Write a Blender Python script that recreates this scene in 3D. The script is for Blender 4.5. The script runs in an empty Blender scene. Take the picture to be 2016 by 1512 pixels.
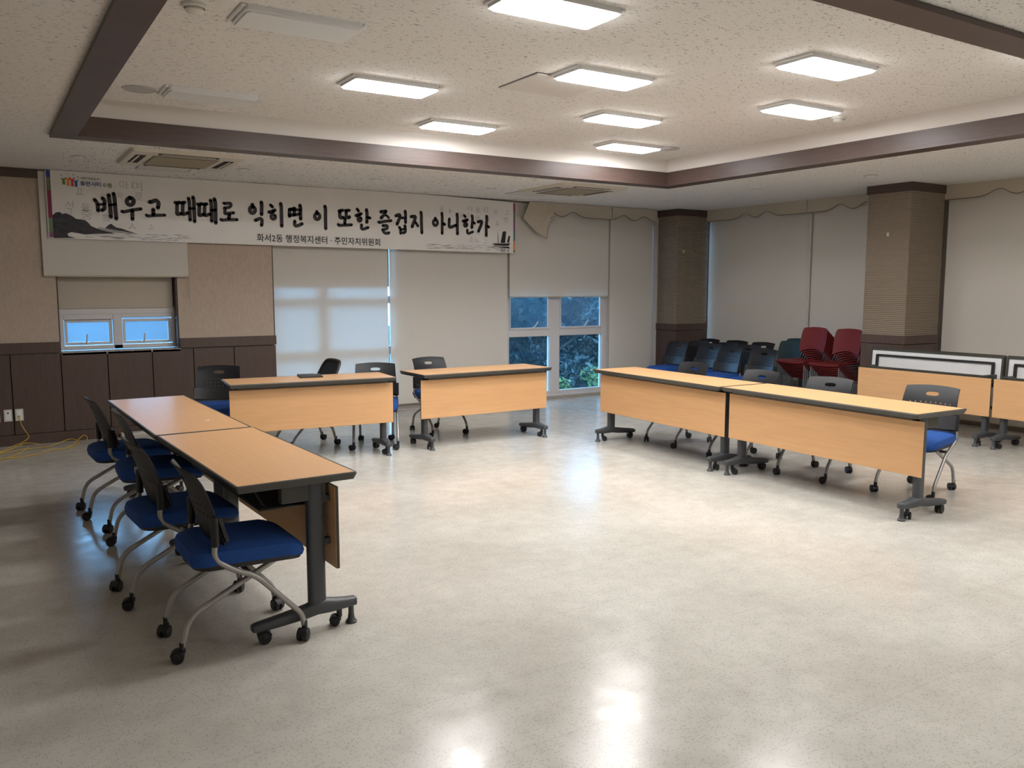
import bpy, bmesh, math, random
from mathutils import Vector, Matrix
from math import sin, cos, pi, radians as RAD
random.seed(7)
S = bpy.context.scene
C = S.collection

# ---------------------------------------------------------------- camera, world, exposure
cam_d = bpy.data.cameras.new('camera'); cam_d.sensor_width = 36.0; cam_d.lens = 1657/2016*36.0
cam_d.clip_start = 0.05; cam_d.clip_end = 200
cam = bpy.data.objects.new('camera', cam_d); C.objects.link(cam)
cam.location = (0, 0, 1.56); cam.rotation_euler = (RAD(90-6.51), RAD(0.02), RAD(-32.31))
S.camera = cam
S.view_settings.view_transform = 'Standard'; S.view_settings.look = 'None'
S.view_settings.gamma = 1.0; S.view_settings.exposure = 1.02; S.view_settings.use_curve_mapping = False
LAMP = 26.0                      # radiance of the LED ceiling panels
wd = bpy.data.worlds.new('world'); S.world = wd; wd.use_nodes = True
wn = wd.node_tree.nodes; wl = wd.node_tree.links
bgn = wn['Background']; bgn.inputs[0].default_value = (0.22, 0.50, 0.88, 1); bgn.inputs[1].default_value = 6.0

# ---------------------------------------------------------------- helpers
def mat(name, col, rough=0.5, metal=0.0, spec=0.5, noise=None, bump=None, coat=0.0, emit=None):
    m = bpy.data.materials.new(name); m.use_nodes = True
    nt = m.node_tree; b = nt.nodes['Principled BSDF']
    b.inputs['Base Color'].default_value = (*col, 1); b.inputs['Roughness'].default_value = rough
    b.inputs['Metallic'].default_value = metal; b.inputs['Specular IOR Level'].default_value = spec
    b.inputs['Coat Weight'].default_value = coat
    if emit:
        b.inputs['Emission Color'].default_value = (*emit[0], 1); b.inputs['Emission Strength'].default_value = emit[1]
    if noise or bump:
        tc = nt.nodes.new('ShaderNodeTexCoord'); mp = nt.nodes.new('ShaderNodeMapping')
        nt.links.new(tc.outputs['Object'], mp.inputs['Vector'])
    if noise:          # (scale, (sx,sy,sz), amount)
        sc, st, am = noise
        mp.inputs['Scale'].default_value = st
        n = nt.nodes.new('ShaderNodeTexNoise'); n.inputs['Scale'].default_value = sc; n.inputs['Detail'].default_value = 5
        nt.links.new(mp.outputs[0], n.inputs['Vector'])
        r = nt.nodes.new('ShaderNodeValToRGB')
        r.color_ramp.elements[0].position = 0.3; r.color_ramp.elements[1].position = 0.7
        r.color_ramp.elements[0].color = (*[c*(1-am) for c in col], 1); r.color_ramp.elements[1].color = (*[min(1, c*(1+am)) for c in col], 1)
        nt.links.new(n.outputs['Fac'], r.inputs[0]); nt.links.new(r.outputs[0], b.inputs['Base Color'])
    if bump:           # (scale, strength)
        n2 = nt.nodes.new('ShaderNodeTexNoise'); n2.inputs['Scale'].default_value = bump[0]; n2.inputs['Detail'].default_value = 3
        nt.links.new(tc.outputs['Object'], n2.inputs['Vector'])
        bp = nt.nodes.new('ShaderNodeBump'); bp.inputs['Strength'].default_value = bump[1]; bp.inputs['Distance'].default_value = 0.004
        nt.links.new(n2.outputs['Fac'], bp.inputs['Height']); nt.links.new(bp.outputs[0], b.inputs['Normal'])
    return m

def obj(name, bm, m, parent=None, smooth=False, loc=None):
    me = bpy.data.meshes.new(name); bmesh.ops.recalc_face_normals(bm, faces=bm.faces[:]) ; bm.to_mesh(me); bm.free()
    for mm in (m if isinstance(m, (list, tuple)) else [m]): me.materials.append(mm)
    if smooth:
        for p in me.polygons: p.use_smooth = True
        me.set_sharp_from_angle(angle=RAD(38))
    o = bpy.data.objects.new(name, me); C.objects.link(o)
    if parent: o.parent = parent
    if loc: o.location = loc
    return o
def tag(o, label, cat, group=None):
    o['label'] = label; o['category'] = cat
    if group: o['group'] = group
    return o
def thing(name, label, cat, loc=(0, 0, 0), rz=0.0, group=None):
    o = bpy.data.objects.new(name, None); C.objects.link(o); o.empty_display_size = 0.1
    o.location = loc; o.rotation_euler = (0, 0, rz)
    return tag(o, label, cat, group)
def struct(o):
    o['kind'] = 'structure'; return o
def dup(root, loc, rz, label=None, group=None):
    r = root.copy(); C.objects.link(r); r.location = loc; r.rotation_euler = (0, 0, rz)
    if label: r['label'] = label
    if group: r['group'] = group
    for ch in list(root.children):
        c = ch.copy(); C.objects.link(c); c.parent = r
        for g in list(ch.children):
            d = g.copy(); C.objects.link(d); d.parent = c
    return r

def NB(): return bmesh.new()
def box(bm, x0, x1, y0, y1, z0, z1, M=None, mi=0):
    vs = [bm.verts.new((x, y, z)) for z in (z0, z1) for y in (y0, y1) for x in (x0, x1)]
    if M: 
        for v in vs: v.co = M @ v.co
    for f in ((0, 2, 3, 1), (4, 5, 7, 6), (0, 1, 5, 4), (2, 6, 7, 3), (0, 4, 6, 2), (1, 3, 7, 5)):
        fc = bm.faces.new([vs[i] for i in f]); fc.material_index = mi
    return vs
def bbox(bm, x0, x1, y0, y1, z0, z1, b=0.004, seg=2):      # box with rounded edges
    t = bmesh.new(); box(t, x0, x1, y0, y1, z0, z1)
    bmesh.ops.bevel(t, geom=t.edges[:], offset=b, segments=seg, affect='EDGES', profile=0.5)
    add(bm, t)
def add(bm, t, M=None):
    me = bpy.data.meshes.new('tmp'); t.to_mesh(me); t.free()
    if M: me.transform(M)
    bm.from_mesh(me); bpy.data.meshes.remove(me)
def prism(bm, pts, f0, f1, mi=0):
    """outline pts -> solid; f0/f1 map (a,b) to the two end planes"""
    A = [bm.verts.new(f0(*p)) for p in pts]; B = [bm.verts.new(f1(*p)) for p in pts]
    n = len(pts)
    fs = [bm.faces.new(A[::-1]), bm.faces.new(B)]
    for i in range(n): fs.append(bm.faces.new((A[i], A[(i+1) % n], B[(i+1) % n], B[i])))
    for f in fs: f.material_index = mi
def fillet(pts, r, seg=5):
    P = [Vector(p) for p in pts]; out = [P[0]]
    for i in range(1, len(P)-1):
        a, b, c = P[i-1], P[i], P[i+1]
        d = min(r, (a-b).length*0.49, (c-b).length*0.49)
        s = b+(a-b).normalized()*d; e = b+(c-b).normalized()*d
        for k in range(seg+1):
            t = k/seg; out.append(s*(1-t)**2+b*2*t*(1-t)+e*t*t)
    out.append(P[-1]); return out
def tube(bm, pts, r, n=10, rfun=None, closed=False):
    P = [Vector(p) for p in pts]; rings = []
    up = Vector((0, 0, 1)); prev = None
    for i, p in enumerate(P):
        d = (P[min(i+1, len(P)-1)]-P[max(i-1, 0)]).normalized()
        if prev is None:
            a = d.cross(up)
            if a.length < 1e-3: a = d.cross(Vector((1, 0, 0)))
        else: a = prev-d*prev.dot(d)
        a.normalize(); b = d.cross(a); prev = a
        rr = rfun(i/(len(P)-1)) if rfun else r
        rings.append([bm.verts.new(p+a*cos(2*pi*k/n)*rr+b*sin(2*pi*k/n)*rr) for k in range(n)])
    for i in range(len(rings)-1):
        for k in range(n): bm.faces.new((rings[i][k], rings[i][(k+1) % n], rings[i+1][(k+1) % n], rings[i+1][k]))
    bm.faces.new(rings[0][::-1]); bm.faces.new(rings[-1])
def lathe(bm, prof, n=20, M=None):
    """prof: (r,z) list, closed at ends if r==0"""
    rings = []
    for r, z in prof:
        if r < 1e-6: rings.append([bm.verts.new((0, 0, z))])
        else: rings.append([bm.verts.new((r*cos(2*pi*k/n), r*sin(2*pi*k/n), z)) for k in range(n)])
    vs = [v for rg in rings for v in rg]
    for a, b in zip(rings, rings[1:]):
        for k in range(n):
            k2 = (k+1) % n
            if len(a) == 1 and len(b) == 1: continue
            if len(a) == 1: bm.faces.new((a[0], b[k2], b[k]))
            elif len(b) == 1: bm.faces.new((a[k], a[k2], b[0]))
            else: bm.faces.new((a[k], a[k2], b[k2], b[k]))
    if M:
        for v in vs: v.co = M @ v.co
def rrect(x0, x1, y0, y1, r, seg=5):
    out = []
    for cx, cy, a in ((x1-r, y1-r, 0), (x0+r, y1-r, 90), (x0+r, y0+r, 180), (x1-r, y0+r, 270)):
        for k in range(seg+1):
            t = RAD(a+90*k/seg); out.append((cx+r*cos(t), cy+r*sin(t)))
    return out
def sheet(bm, fn, nu, nv, th, mi=0):
    """solid sheet from fn(u,v)->Vector, thickened along its normals"""
    t = bmesh.new()
    g = [[t.verts.new(fn(i/nu, j/nv)) for i in range(nu+1)] for j in range(nv+1)]
    for j in range(nv):
        for i in range(nu): t.faces.new((g[j][i], g[j][i+1], g[j+1][i+1], g[j+1][i]))
    t.normal_update()
    bmesh.ops.solidify(t, geom=t.faces[:], thickness=th)
    for f in t.faces: f.material_index = mi
    add(bm, t)

# ---------------------------------------------------------------- materials
M_ = {}
def floor_material():
    m = bpy.data.materials.new('speckled_vinyl_floor'); m.use_nodes = True
    nt = m.node_tree; L = nt.links; b = nt.nodes['Principled BSDF']; N = nt.nodes.new
    tc = N('ShaderNodeTexCoord')
    big = N('ShaderNodeTexNoise'); big.inputs['Scale'].default_value = 1.3; big.inputs['Detail'].default_value = 4
    mid = N('ShaderNodeTexNoise'); mid.inputs['Scale'].default_value = 9; mid.inputs['Detail'].default_value = 5
    sp = N('ShaderNodeTexVoronoi'); sp.inputs['Scale'].default_value = 105
    for n in (big, mid, sp): L.new(tc.outputs['Object'], n.inputs['Vector'])
    r1 = N('ShaderNodeValToRGB'); r1.color_ramp.elements[0].position = 0.35; r1.color_ramp.elements[1].position = 0.65
    r1.color_ramp.elements[0].color = (0.51, 0.485, 0.43, 1); r1.color_ramp.elements[1].color = (0.59, 0.57, 0.515, 1)
    L.new(big.outputs['Fac'], r1.inputs[0])
    r2 = N('ShaderNodeValToRGB'); r2.color_ramp.elements[0].position = 0.3; r2.color_ramp.elements[1].position = 0.7
    r2.color_ramp.elements[0].color = (0.9, 0.9, 0.9, 1); r2.color_ramp.elements[1].color = (1, 1, 1, 1)
    L.new(mid.outputs['Fac'], r2.inputs[0])
    mx = N('ShaderNodeMix'); mx.data_type = 'RGBA'; mx.blend_type = 'MULTIPLY'; mx.inputs[0].default_value = 1
    L.new(r1.outputs[0], mx.inputs[6]); L.new(r2.outputs[0], mx.inputs[7])
    # speckles: the random colour of each cell picks a few dark chips
    sepc = N('ShaderNodeSeparateColor'); L.new(sp.outputs['Color'], sepc.inputs[0])
    gt = N('ShaderNodeMath'); gt.operation = 'GREATER_THAN'; gt.inputs[1].default_value = 0.62; L.new(sepc.outputs[0], gt.inputs[0])
    lt = N('ShaderNodeMath'); lt.operation = 'LESS_THAN'; lt.inputs[1].default_value = 0.42; L.new(sp.outputs['Distance'], lt.inputs[0])
    an = N('ShaderNodeMath'); an.operation = 'MULTIPLY'; L.new(gt.outputs[0], an.inputs[0]); L.new(lt.outputs[0], an.inputs[1])
    am = N('ShaderNodeMath'); am.operation = 'MULTIPLY'; am.inputs[1].default_value = 0.36; L.new(an.outputs[0], am.inputs[0])
    mx2 = N('ShaderNodeMix'); mx2.data_type = 'RGBA'; mx2.inputs[7].default_value = (0.25, 0.22, 0.18, 1)
    L.new(am.outputs[0], mx2.inputs[0]); L.new(mx.outputs[2], mx2.inputs[6])
    # tile joints every 0.457 m
    sx = N('ShaderNodeSeparateXYZ'); L.new(tc.outputs['Object'], sx.inputs[0])
    js = []
    for ax, off in ((0, 1.673), (1, 1.811)):
        a = N('ShaderNodeMath'); a.operation = 'SUBTRACT'; a.inputs[1].default_value = off-0.457*40; L.new(sx.outputs[ax], a.inputs[0])
        d = N('ShaderNodeMath'); d.operation = 'PINGPONG'; d.inputs[1].default_value = 0.457/2; L.new(a.outputs[0], d.inputs[0])
        l = N('ShaderNodeMath'); l.operation = 'LESS_THAN'; l.inputs[1].default_value = 0.0013; L.new(d.outputs[0], l.inputs[0]); js.append(l)
    sc = N('ShaderNodeMath'); sc.operation = 'MULTIPLY'; sc.inputs[1].default_value = 0.35; L.new(js[0].outputs[0], sc.inputs[0])
    mxj = N('ShaderNodeMath'); mxj.operation = 'MAXIMUM'; L.new(sc.outputs[0], mxj.inputs[0]); L.new(js[1].outputs[0], mxj.inputs[1])
    ja = N('ShaderNodeMath'); ja.operation = 'MULTIPLY'; ja.inputs[1].default_value = 0.28; L.new(mxj.outputs[0], ja.inputs[0])
    mx3 = N('ShaderNodeMix'); mx3.data_type = 'RGBA'; mx3.inputs[7].default_value = (0.20, 0.17, 0.14, 1)
    L.new(ja.outputs[0], mx3.inputs[0]); L.new(mx2.outputs[2], mx3.inputs[6])
    L.new(mx3.outputs[2], b.inputs['Base Color'])
    rr = N('ShaderNodeMapRange'); rr.inputs[3].default_value = 0.15; rr.inputs[4].default_value = 0.25; b.inputs['Specular IOR Level'].default_value = 0.36
    L.new(mid.outputs['Fac'], rr.inputs[0]); rr.inputs[1].default_value = 0.3; rr.inputs[2].default_value = 0.7; L.new(rr.outputs[0], b.inputs['Roughness'])
    bp = N('ShaderNodeBump'); bp.inputs['Strength'].default_value = 0.035; bp.inputs['Distance'].default_value = 0.01
    L.new(mid.outputs['Fac'], bp.inputs['Height']); L.new(bp.outputs[0], b.inputs['Normal'])
    return m
def ceiling_material(name, base, dens, rot, layers=None):
    m = bpy.data.materials.new(name); m.use_nodes = True
    nt = m.node_tree; L = nt.links; b = nt.nodes['Principled BSDF']; N = nt.nodes.new
    b.inputs['Roughness'].default_value = 0.9; b.inputs['Specular IOR Level'].default_value = 0.15
    tc = N('ShaderNodeTexCoord'); fac = None
    for k, (ang, s, th, st) in enumerate(layers or ((rot, 28, dens, (1, 2.6, 1)), (rot+75, 34, dens+0.012, (1, 2.6, 1)), (rot+35, 60, dens+0.03, (1, 2.6, 1)))):
        mp = N('ShaderNodeMapping'); mp.inputs['Rotation'].default_value = (0, 0, RAD(ang)); mp.inputs['Scale'].default_value = st
        mp.inputs['Location'].default_value = (k*3.1, k*1.7, 0)
        L.new(tc.outputs['Object'], mp.inputs['Vector'])
        n = N('ShaderNodeTexNoise'); n.inputs['Scale'].default_value = s; n.inputs['Detail'].default_value = 1.5
        L.new(mp.outputs[0], n.inputs['Vector'])
        g = N('ShaderNodeMapRange'); g.inputs[1].default_value = th; g.inputs[2].default_value = th+0.025
        L.new(n.outputs['Fac'], g.inputs[0])
        if fac is None: fac = g
        else:
            mm = N('ShaderNodeMath'); mm.operation = 'MAXIMUM'; L.new(fac.outputs[0], mm.inputs[0]); L.new(g.outputs[0], mm.inputs[1]); fac = mm
    mx = N('ShaderNodeMix'); mx.data_type = 'RGBA'
    mx.inputs[6].default_value = (*base, 1); mx.inputs[7].default_value = (*[c*0.38 for c in base], 1)
    f2 = N('ShaderNodeMath'); f2.operation = 'MULTIPLY'; f2.inputs[1].default_value = 0.85; L.new(fac.outputs[0], f2.inputs[0])
    L.new(f2.outputs[0], mx.inputs[0]); L.new(mx.outputs[2], b.inputs['Base Color'])
    return m
def fabric_blind(name, col, trans):
    m = bpy.data.materials.new(name); m.use_nodes = True
    nt = m.node_tree; L = nt.links; N = nt.nodes.new
    for n in list(nt.nodes): nt.nodes.remove(n)
    out = N('ShaderNodeOutputMaterial'); d = N('ShaderNodeBsdfDiffuse'); t = N('ShaderNodeBsdfTranslucent'); mx = N('ShaderNodeMixShader')
    tc = N('ShaderNodeTexCoord'); mp = N('ShaderNodeMapping'); mp.inputs['Scale'].default_value = (1, 1, 6)
    nz = N('ShaderNodeTexNoise'); nz.inputs['Scale'].default_value = 40; nz.inputs['Detail'].default_value = 3
    L.new(tc.outputs['Object'], mp.inputs[0]); L.new(mp.outputs[0], nz.inputs['Vector'])
    r = N('ShaderNodeValToRGB'); r.color_ramp.elements[0].color = (*[c*0.93 for c in col], 1); r.color_ramp.elements[1].color = (*col, 1)
    L.new(nz.outputs['Fac'], r.inputs[0]); L.new(r.outputs[0], d.inputs[0])
    t.inputs[0].default_value = (0.85, 0.85, 0.82, 1); mx.inputs[0].default_value = trans
    L.new(d.outputs[0], mx.inputs[1]); L.new(t.outputs[0], mx.inputs[2]); L.new(mx.outputs[0], out.inputs[0])
    return m
def glass_material(name, haze, hcol):
    m = bpy.data.materials.new(name); m.use_nodes = True
    nt = m.node_tree; L = nt.links; N = nt.nodes.new
    for n in list(nt.nodes): nt.nodes.remove(n)
    out = N('ShaderNodeOutputMaterial'); tr = N('ShaderNodeBsdfTransparent'); gl = N('ShaderNodeBsdfGlossy'); df = N('ShaderNodeBsdfTranslucent')
    tr.inputs[0].default_value = (0.90, 0.96, 0.97, 1); gl.inputs['Roughness'].default_value = 0.03; df.inputs[0].default_value = (*hcol, 1)
    m1 = N('ShaderNodeMixShader'); m2 = N('ShaderNodeMixShader')
    nz = N('ShaderNodeTexNoise'); nz.inputs['Scale'].default_value = 3.0; nz.inputs['Detail'].default_value = 4
    tc = N('ShaderNodeTexCoord'); L.new(tc.outputs['Object'], nz.inputs['Vector'])
    mr = N('ShaderNodeMapRange'); mr.inputs[1].default_value = 0.3; mr.inputs[2].default_value = 0.7; mr.inputs[3].default_value = haze*0.6; mr.inputs[4].default_value = haze*1.3
    L.new(nz.outputs['Fac'], mr.inputs[0]); L.new(mr.outputs[0], m1.inputs[0])
    L.new(tr.outputs[0], m1.inputs[1]); L.new(df.outputs[0], m1.inputs[2])
    fr = N('ShaderNodeFresnel'); fr.inputs[0].default_value = 1.45
    L.new(fr.outputs[0], m2.inputs[0]); L.new(m1.outputs[0], m2.inputs[1]); L.new(gl.outputs[0], m2.inputs[2]); L.new(m2.outputs[0], out.inputs[0])
    return m
M_['floor'] = floor_material()
M_['ceil'] = ceiling_material('fissured_ceiling_tile', (0.72, 0.695, 0.66), 0.665, 20)
M_['soffit'] = ceiling_material('fissured_soffit_tile', (0.72, 0.70, 0.67), 0.66, 0, ((4, 26, 0.655, (2.4, .34, 1)), (-4, 30, 0.68, (2.2, .4, 1))))
M_['white_board'] = mat('white_painted_board', (0.62, 0.58, 0.54), 0.7)
M_['brown'] = mat('dark_brown_wood', (0.078, 0.050, 0.041), 0.42, spec=0.42, noise=(9, (0.6, 0.6, 7), 0.12))
M_['brown_wains'] = mat('brown_wood_panel', (0.085, 0.052, 0.040), 0.45, noise=(7, (7, 7, 0.7), 0.12))
M_['gap'] = mat('black_gap', (0.01, 0.008, 0.007), 0.8)
M_['paper'] = mat('beige_wallpaper', (0.46, 0.375, 0.30), 0.85, noise=(60, (1, 1, 0.35), 0.07), bump=(220, 0.25))
M_['plain'] = mat('beige_wall_paint', (0.58, 0.53, 0.47), 0.85)
M_['rib'] = mat('ribbed_beige_panel', (0.245, 0.195, 0.145), 0.7)
M_['blind'] = fabric_blind('cream_blind_fabric', (0.90, 0.85, 0.785), 0.40)
M_['valance'] = mat('cream_valance_cloth', (0.50, 0.445, 0.36), 0.9, bump=(150, 0.3))
M_['cord_trim'] = mat('brown_piping', (0.16, 0.11, 0.06), 0.8)
M_['frame'] = mat('white_window_frame', (0.62, 0.60, 0.60), 0.4)
M_['glass'] = glass_material('window_glass', 0.012, (0.5, 0.75, 0.95))
M_['glass_hazy'] = glass_material('hazy_window_glass', 0.027, (0.45, 0.72, 0.95))
M_['glass_frost'] = glass_material('frosted_window_glass', 0.042, (0.5, 0.75, 0.95))
M_['stone'] = mat('speckled_stone_sill', (0.38, 0.35, 0.32), 0.85, noise=(70, (1, 1, 1), 0.5))
M_['wood'] = mat('beech_laminate', (0.70, 0.40, 0.19), 0.34, noise=(5, (0.7, 9, 9), 0.045))
M_['edge'] = mat('dark_olive_edge_band', (0.055, 0.052, 0.042), 0.42)
M_['underside'] = mat('white_laminate', (0.78, 0.78, 0.78), 0.45, noise=(4, (1, 1, 1), 0.03))
M_['steel_dark'] = mat('dark_grey_coated_steel', (0.062, 0.066, 0.072), 0.42, bump=(300, 0.15))
M_['black'] = mat('black_plastic', (0.012, 0.012, 0.013), 0.42)
M_['black_back'] = mat('charcoal_plastic', (0.012, 0.012, 0.014), 0.44, spec=0.36, bump=(500, 0.1))
M_['mesh_black'] = mat('black_mesh_fabric', (0.018, 0.026, 0.032), 0.7, bump=(700, 0.5))
M_['blue'] = mat('blue_seat_fabric', (0.010, 0.068, 0.29), 0.85, noise=(180, (1, 1, 1), 0.2), bump=(400, 0.3))
M_['tube'] = mat('silver_grey_tube', (0.40, 0.385, 0.365), 0.35, metal=0.55)
M_['chrome'] = mat('steel_tube', (0.45, 0.45, 0.46), 0.3, metal=0.9)
M_['grey_rod'] = mat('dull_grey_rod', (0.15, 0.15, 0.155), 0.45, metal=0.3)
M_['red'] = mat('maroon_plastic', (0.165, 0.017, 0.019), 0.5, spec=0.3, bump=(400, 0.15))
M_['teal'] = mat('dark_teal_plastic', (0.014, 0.034, 0.042), 0.45)
M_['wheel'] = mat('grey_wheel_hub', (0.12, 0.12, 0.12), 0.5)
M_['white_plastic'] = mat('white_plastic', (0.62, 0.60, 0.55), 0.45)
M_['vent_white'] = mat('offwhite_vent_plastic', (0.58, 0.54, 0.46), 0.5)
M_['vent_grille'] = mat('beige_vent_grille', (0.33, 0.29, 0.21), 0.6)
M_['lamp_frame'] = mat('grey_lamp_frame', (0.68, 0.68, 0.68), 0.4)
M_['lamp_on'] = mat('lit_lamp_diffuser', (0.9, 0.9, 0.9), 0.5, emit=((1.0, 0.99, 0.985), LAMP))
M_['lamp_off'] = mat('unlit_lamp_diffuser', (0.72, 0.72, 0.70), 0.35)
M_['yellow'] = mat('yellow_cable', (0.62, 0.42, 0.03), 0.5)
M_['banner'] = mat('white_banner_vinyl', (0.74, 0.72, 0.69), 0.5, noise=(3, (1, 1, 1), 0.03))
M_['ink'] = mat('black_ink', (0.014, 0.010, 0.014), 0.55)
M_['mtn'] = mat('ink_wash_mountain', (0.030, 0.026, 0.034), 0.6, noise=(14, (1, 1, 2), 0.6))
M_['faint'] = mat('pale_grey_ink', (0.50, 0.475, 0.46), 0.6)
M_['wash'] = mat('grey_ink_wash', (0.36, 0.345, 0.345), 0.6)
def flat(n, c): M_[n] = mat(n, c, 0.55)
flat('print_blue', (0.012, 0.05, 0.20)); flat('print_olive', (0.16, 0.15, 0.10)); flat('print_maroon', (0.22, 0.02, 0.06)); flat('print_green', (0.14, 0.20, 0.10))
flat('print_purple', (0.24, 0.06, 0.20)); flat('print_teal', (0.06, 0.16, 0.17)); flat('print_orange', (0.62, 0.22, 0.05)); flat('print_grey', (0.12, 0.12, 0.12))
flat('logo_green', (0.10, 0.22, 0.02)); flat('logo_orange', (0.75, 0.22, 0.03)); flat('logo_red', (0.60, 0.045, 0.02)); flat('logo_blue', (0.01, 0.09, 0.36))
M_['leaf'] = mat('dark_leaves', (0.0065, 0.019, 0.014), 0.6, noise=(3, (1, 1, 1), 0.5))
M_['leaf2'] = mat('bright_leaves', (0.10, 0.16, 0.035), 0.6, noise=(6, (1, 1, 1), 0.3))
M_['bark'] = mat('tree_bark', (0.04, 0.035, 0.03), 0.9)
M_['ground'] = mat('outside_ground', (0.012, 0.02, 0.012), 0.95)

# ---------------------------------------------------------------- the room
XL, XR, YF, YB = -2.6, 9.62, -3.6, 9.95
ZS, ZR = 2.72, 2.98                       # lower soffit, raised tray
TX0, TX1, TY0, TY1 = 0.69, 6.62, 2.29, 7.21
bm = NB(); box(bm, XL, XR, YF, YB, -0.12, 0); struct(obj('floor', bm, M_['floor']))
bm = NB()
for x0, x1, y0, y1 in ((XL, TX0-.002, YF, YB), (TX1+.002, XR, YF, YB), (TX0-.002, TX1+.002, YF, TY0-.002), (TX0-.002, TX1+.002, TY1+.002, YB)):
    box(bm, x0, x1, y0, y1, ZS, 3.25, mi=1 if y0 > 7 else 0)
box(bm, TX0-.002, TX1+.002, TY0-.002, TY1+.002, ZR, 3.25)
struct(obj('ceiling', bm, [M_['ceil'], M_['soffit']]))
# plain smooth margin of the soffit by the back and right walls keeps the same tile; white upright boards line the tray
bm = NB(); t = 0.012
box(bm, TX0, TX0+t, TY0, TY1, ZS+.12, ZR); box(bm, TX1-t, TX1, TY0, TY1, ZS+.12, ZR)
box(bm, TX0, TX1, TY0, TY0+t, ZS+.12, ZR); box(bm, TX0, TX1, TY1-t, TY1, ZS+.12, ZR)
struct(obj('trim_1', bm, M_['white_board']))
# brown tray trim: upright face board + flat board under the soffit, one length per side
w = 0.155
def trim_side(name, upright, under):
    b = NB(); box(b, *upright); box(b, *under); return struct(obj(name, b, M_['brown']))
trim_side('trim_2', (TX0-.001, TX1+.001, TY1-.018, TY1, 2.7165, 2.84), (TX0-w, TX1+w+.02, TY1-.018, TY1+w+.02, 2.69, 2.716))
trim_side('trim_3', (TX1-.018, TX1, TY0, TY1-.018, 2.7165, 2.84), (TX1-.018, TX1+w+.02, TY0-w, TY1-.018, 2.69, 2.716))
trim_side('trim_4', (TX0, TX0+.018, TY0, TY1-.018, 2.7165, 2.84), (TX0-w, TX0+.018, TY0-w, TY1-.018, 2.69, 2.716))
trim_side('trim_5', (TX0+.018, TX1-.018, TY0, TY0+.018, 2.7165, 2.84), (TX0+.018, TX1-.018, TY0-w, TY0+.018, 2.69, 2.716))

# back wall: papered part with a small window, then tall glazing between solid piers
YW = 9.64
W1 = (0.69, 1.83, 0.905, 2.30)
PE = 2.865
bm = NB()
box(bm, XL, W1[0], YW+.012, YB, 0, ZS); box(bm, W1[1], PE, YW+.012, YB, 0, ZS)
box(bm, W1[0], W1[1], YW+.012, YB, 0, W1[2]); box(bm, W1[0], W1[1], YW+.012, YB, W1[3], ZS)
box(bm, XL, W1[0], YW, YW+.012, 1.02, ZS); box(bm, W1[1], PE, YW, YW+.012, 1.02, ZS); box(bm, W1[0], W1[1], YW, YW+.012, W1[3], ZS)
struct(obj('wall_back', bm, M_['paper']))
bm = NB()
box(bm, 4.44, 6.10, 9.78, YB, 0, ZS); box(bm, 7.88, 8.60, 9.78, YB, 0, ZS); box(bm, 6.10, 7.88, 9.78, YB, 1.56, ZS); box(bm, 8.80, XR, 9.78, YB, 0, ZS)
box(bm, PE, 4.44, 9.78, YB, 2.50, ZS); box(bm, 8.60, 8.80, 9.78, YB, 2.5, ZS)
struct(obj('wall_back_pier', bm, M_['plain']))
# wainscot boards with dark joints, top rail, baseboard
seams = [XL, -2.37, -1.94, -1.50, -1.07, -.63, -.20, .237, .680, 1.111, 1.545, 1.966, 2.402, PE+.012]
bm = NB()
box(bm, XL, PE, YW+.004, YW+.012, 0.1, .905, mi=1); 
for a, b in zip(seams, seams[1:]): bbox(bm, a+.004, b-.004, YW-.012, YW+.006, .108, .905, b=.002, seg=1)
o = struct(obj('trim_6', bm, [M_['brown_wains'], M_['gap']]))
bm = NB()
bbox(bm, XL, W1[0]-.002, YW-.024, YW+.011, .915, 1.02, b=.003); bbox(bm, W1[1]+.004, PE+.014, YW-.024, YW+.011, .915, 1.02, b=.003)
struct(obj('trim_7', bm, M_['brown_wains']))
bm = NB(); bbox(bm, XL, PE+.012, YW-.016, YW+.011, 0, .104, b=.003); struct(obj('baseboard_back', bm, M_['brown_wains']))
bm = NB(); bbox(bm, XL, .575, YW-.03, YW-.001, 2.632, 2.719, b=.003); struct(obj('trim_8', bm, M_['brown']))
bm = NB(); bbox(bm, PE-.001, PE+.007, YW-.006, YW+.06, 1.02, ZS-.002, b=.001, seg=1); bbox(bm, W1[0]-.008, W1[0]+.001, YW-.004, YW+.15, 1.02, 2.3, b=.001, seg=1); struct(obj('trim_9', bm, M_['brown']))
# sill board below the glazing
bm = NB(); bbox(bm, PE+.015, 8.9, 9.70, 9.78, 0, .035, b=.003); struct(obj('baseboard_back_glazing', bm, M_['stone']))

# other walls
bm = NB(); box(bm, 9.60, 9.62, YF, 9.305, 0, ZS); box(bm, 9.60, 9.62, 9.34, YB, 0, ZS); box(bm, 9.60, 9.62, 9.305, 9.34, 0, .2); box(bm, 9.60, 9.62, 9.305, 9.34, 2.5, ZS)  # unseen slit added near the corner so sky light tints the blind edge
struct(obj('wall_right', bm, M_['plain']))
bm = NB(); box(bm, XL-.1, XL, YF, YB, 0, ZS); struct(obj('wall_left', bm, M_['plain']))
bm = NB(); box(bm, XL, XR, YF-.1, YF, 0, ZS); struct(obj('wall_front', bm, M_['plain']))

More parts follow.
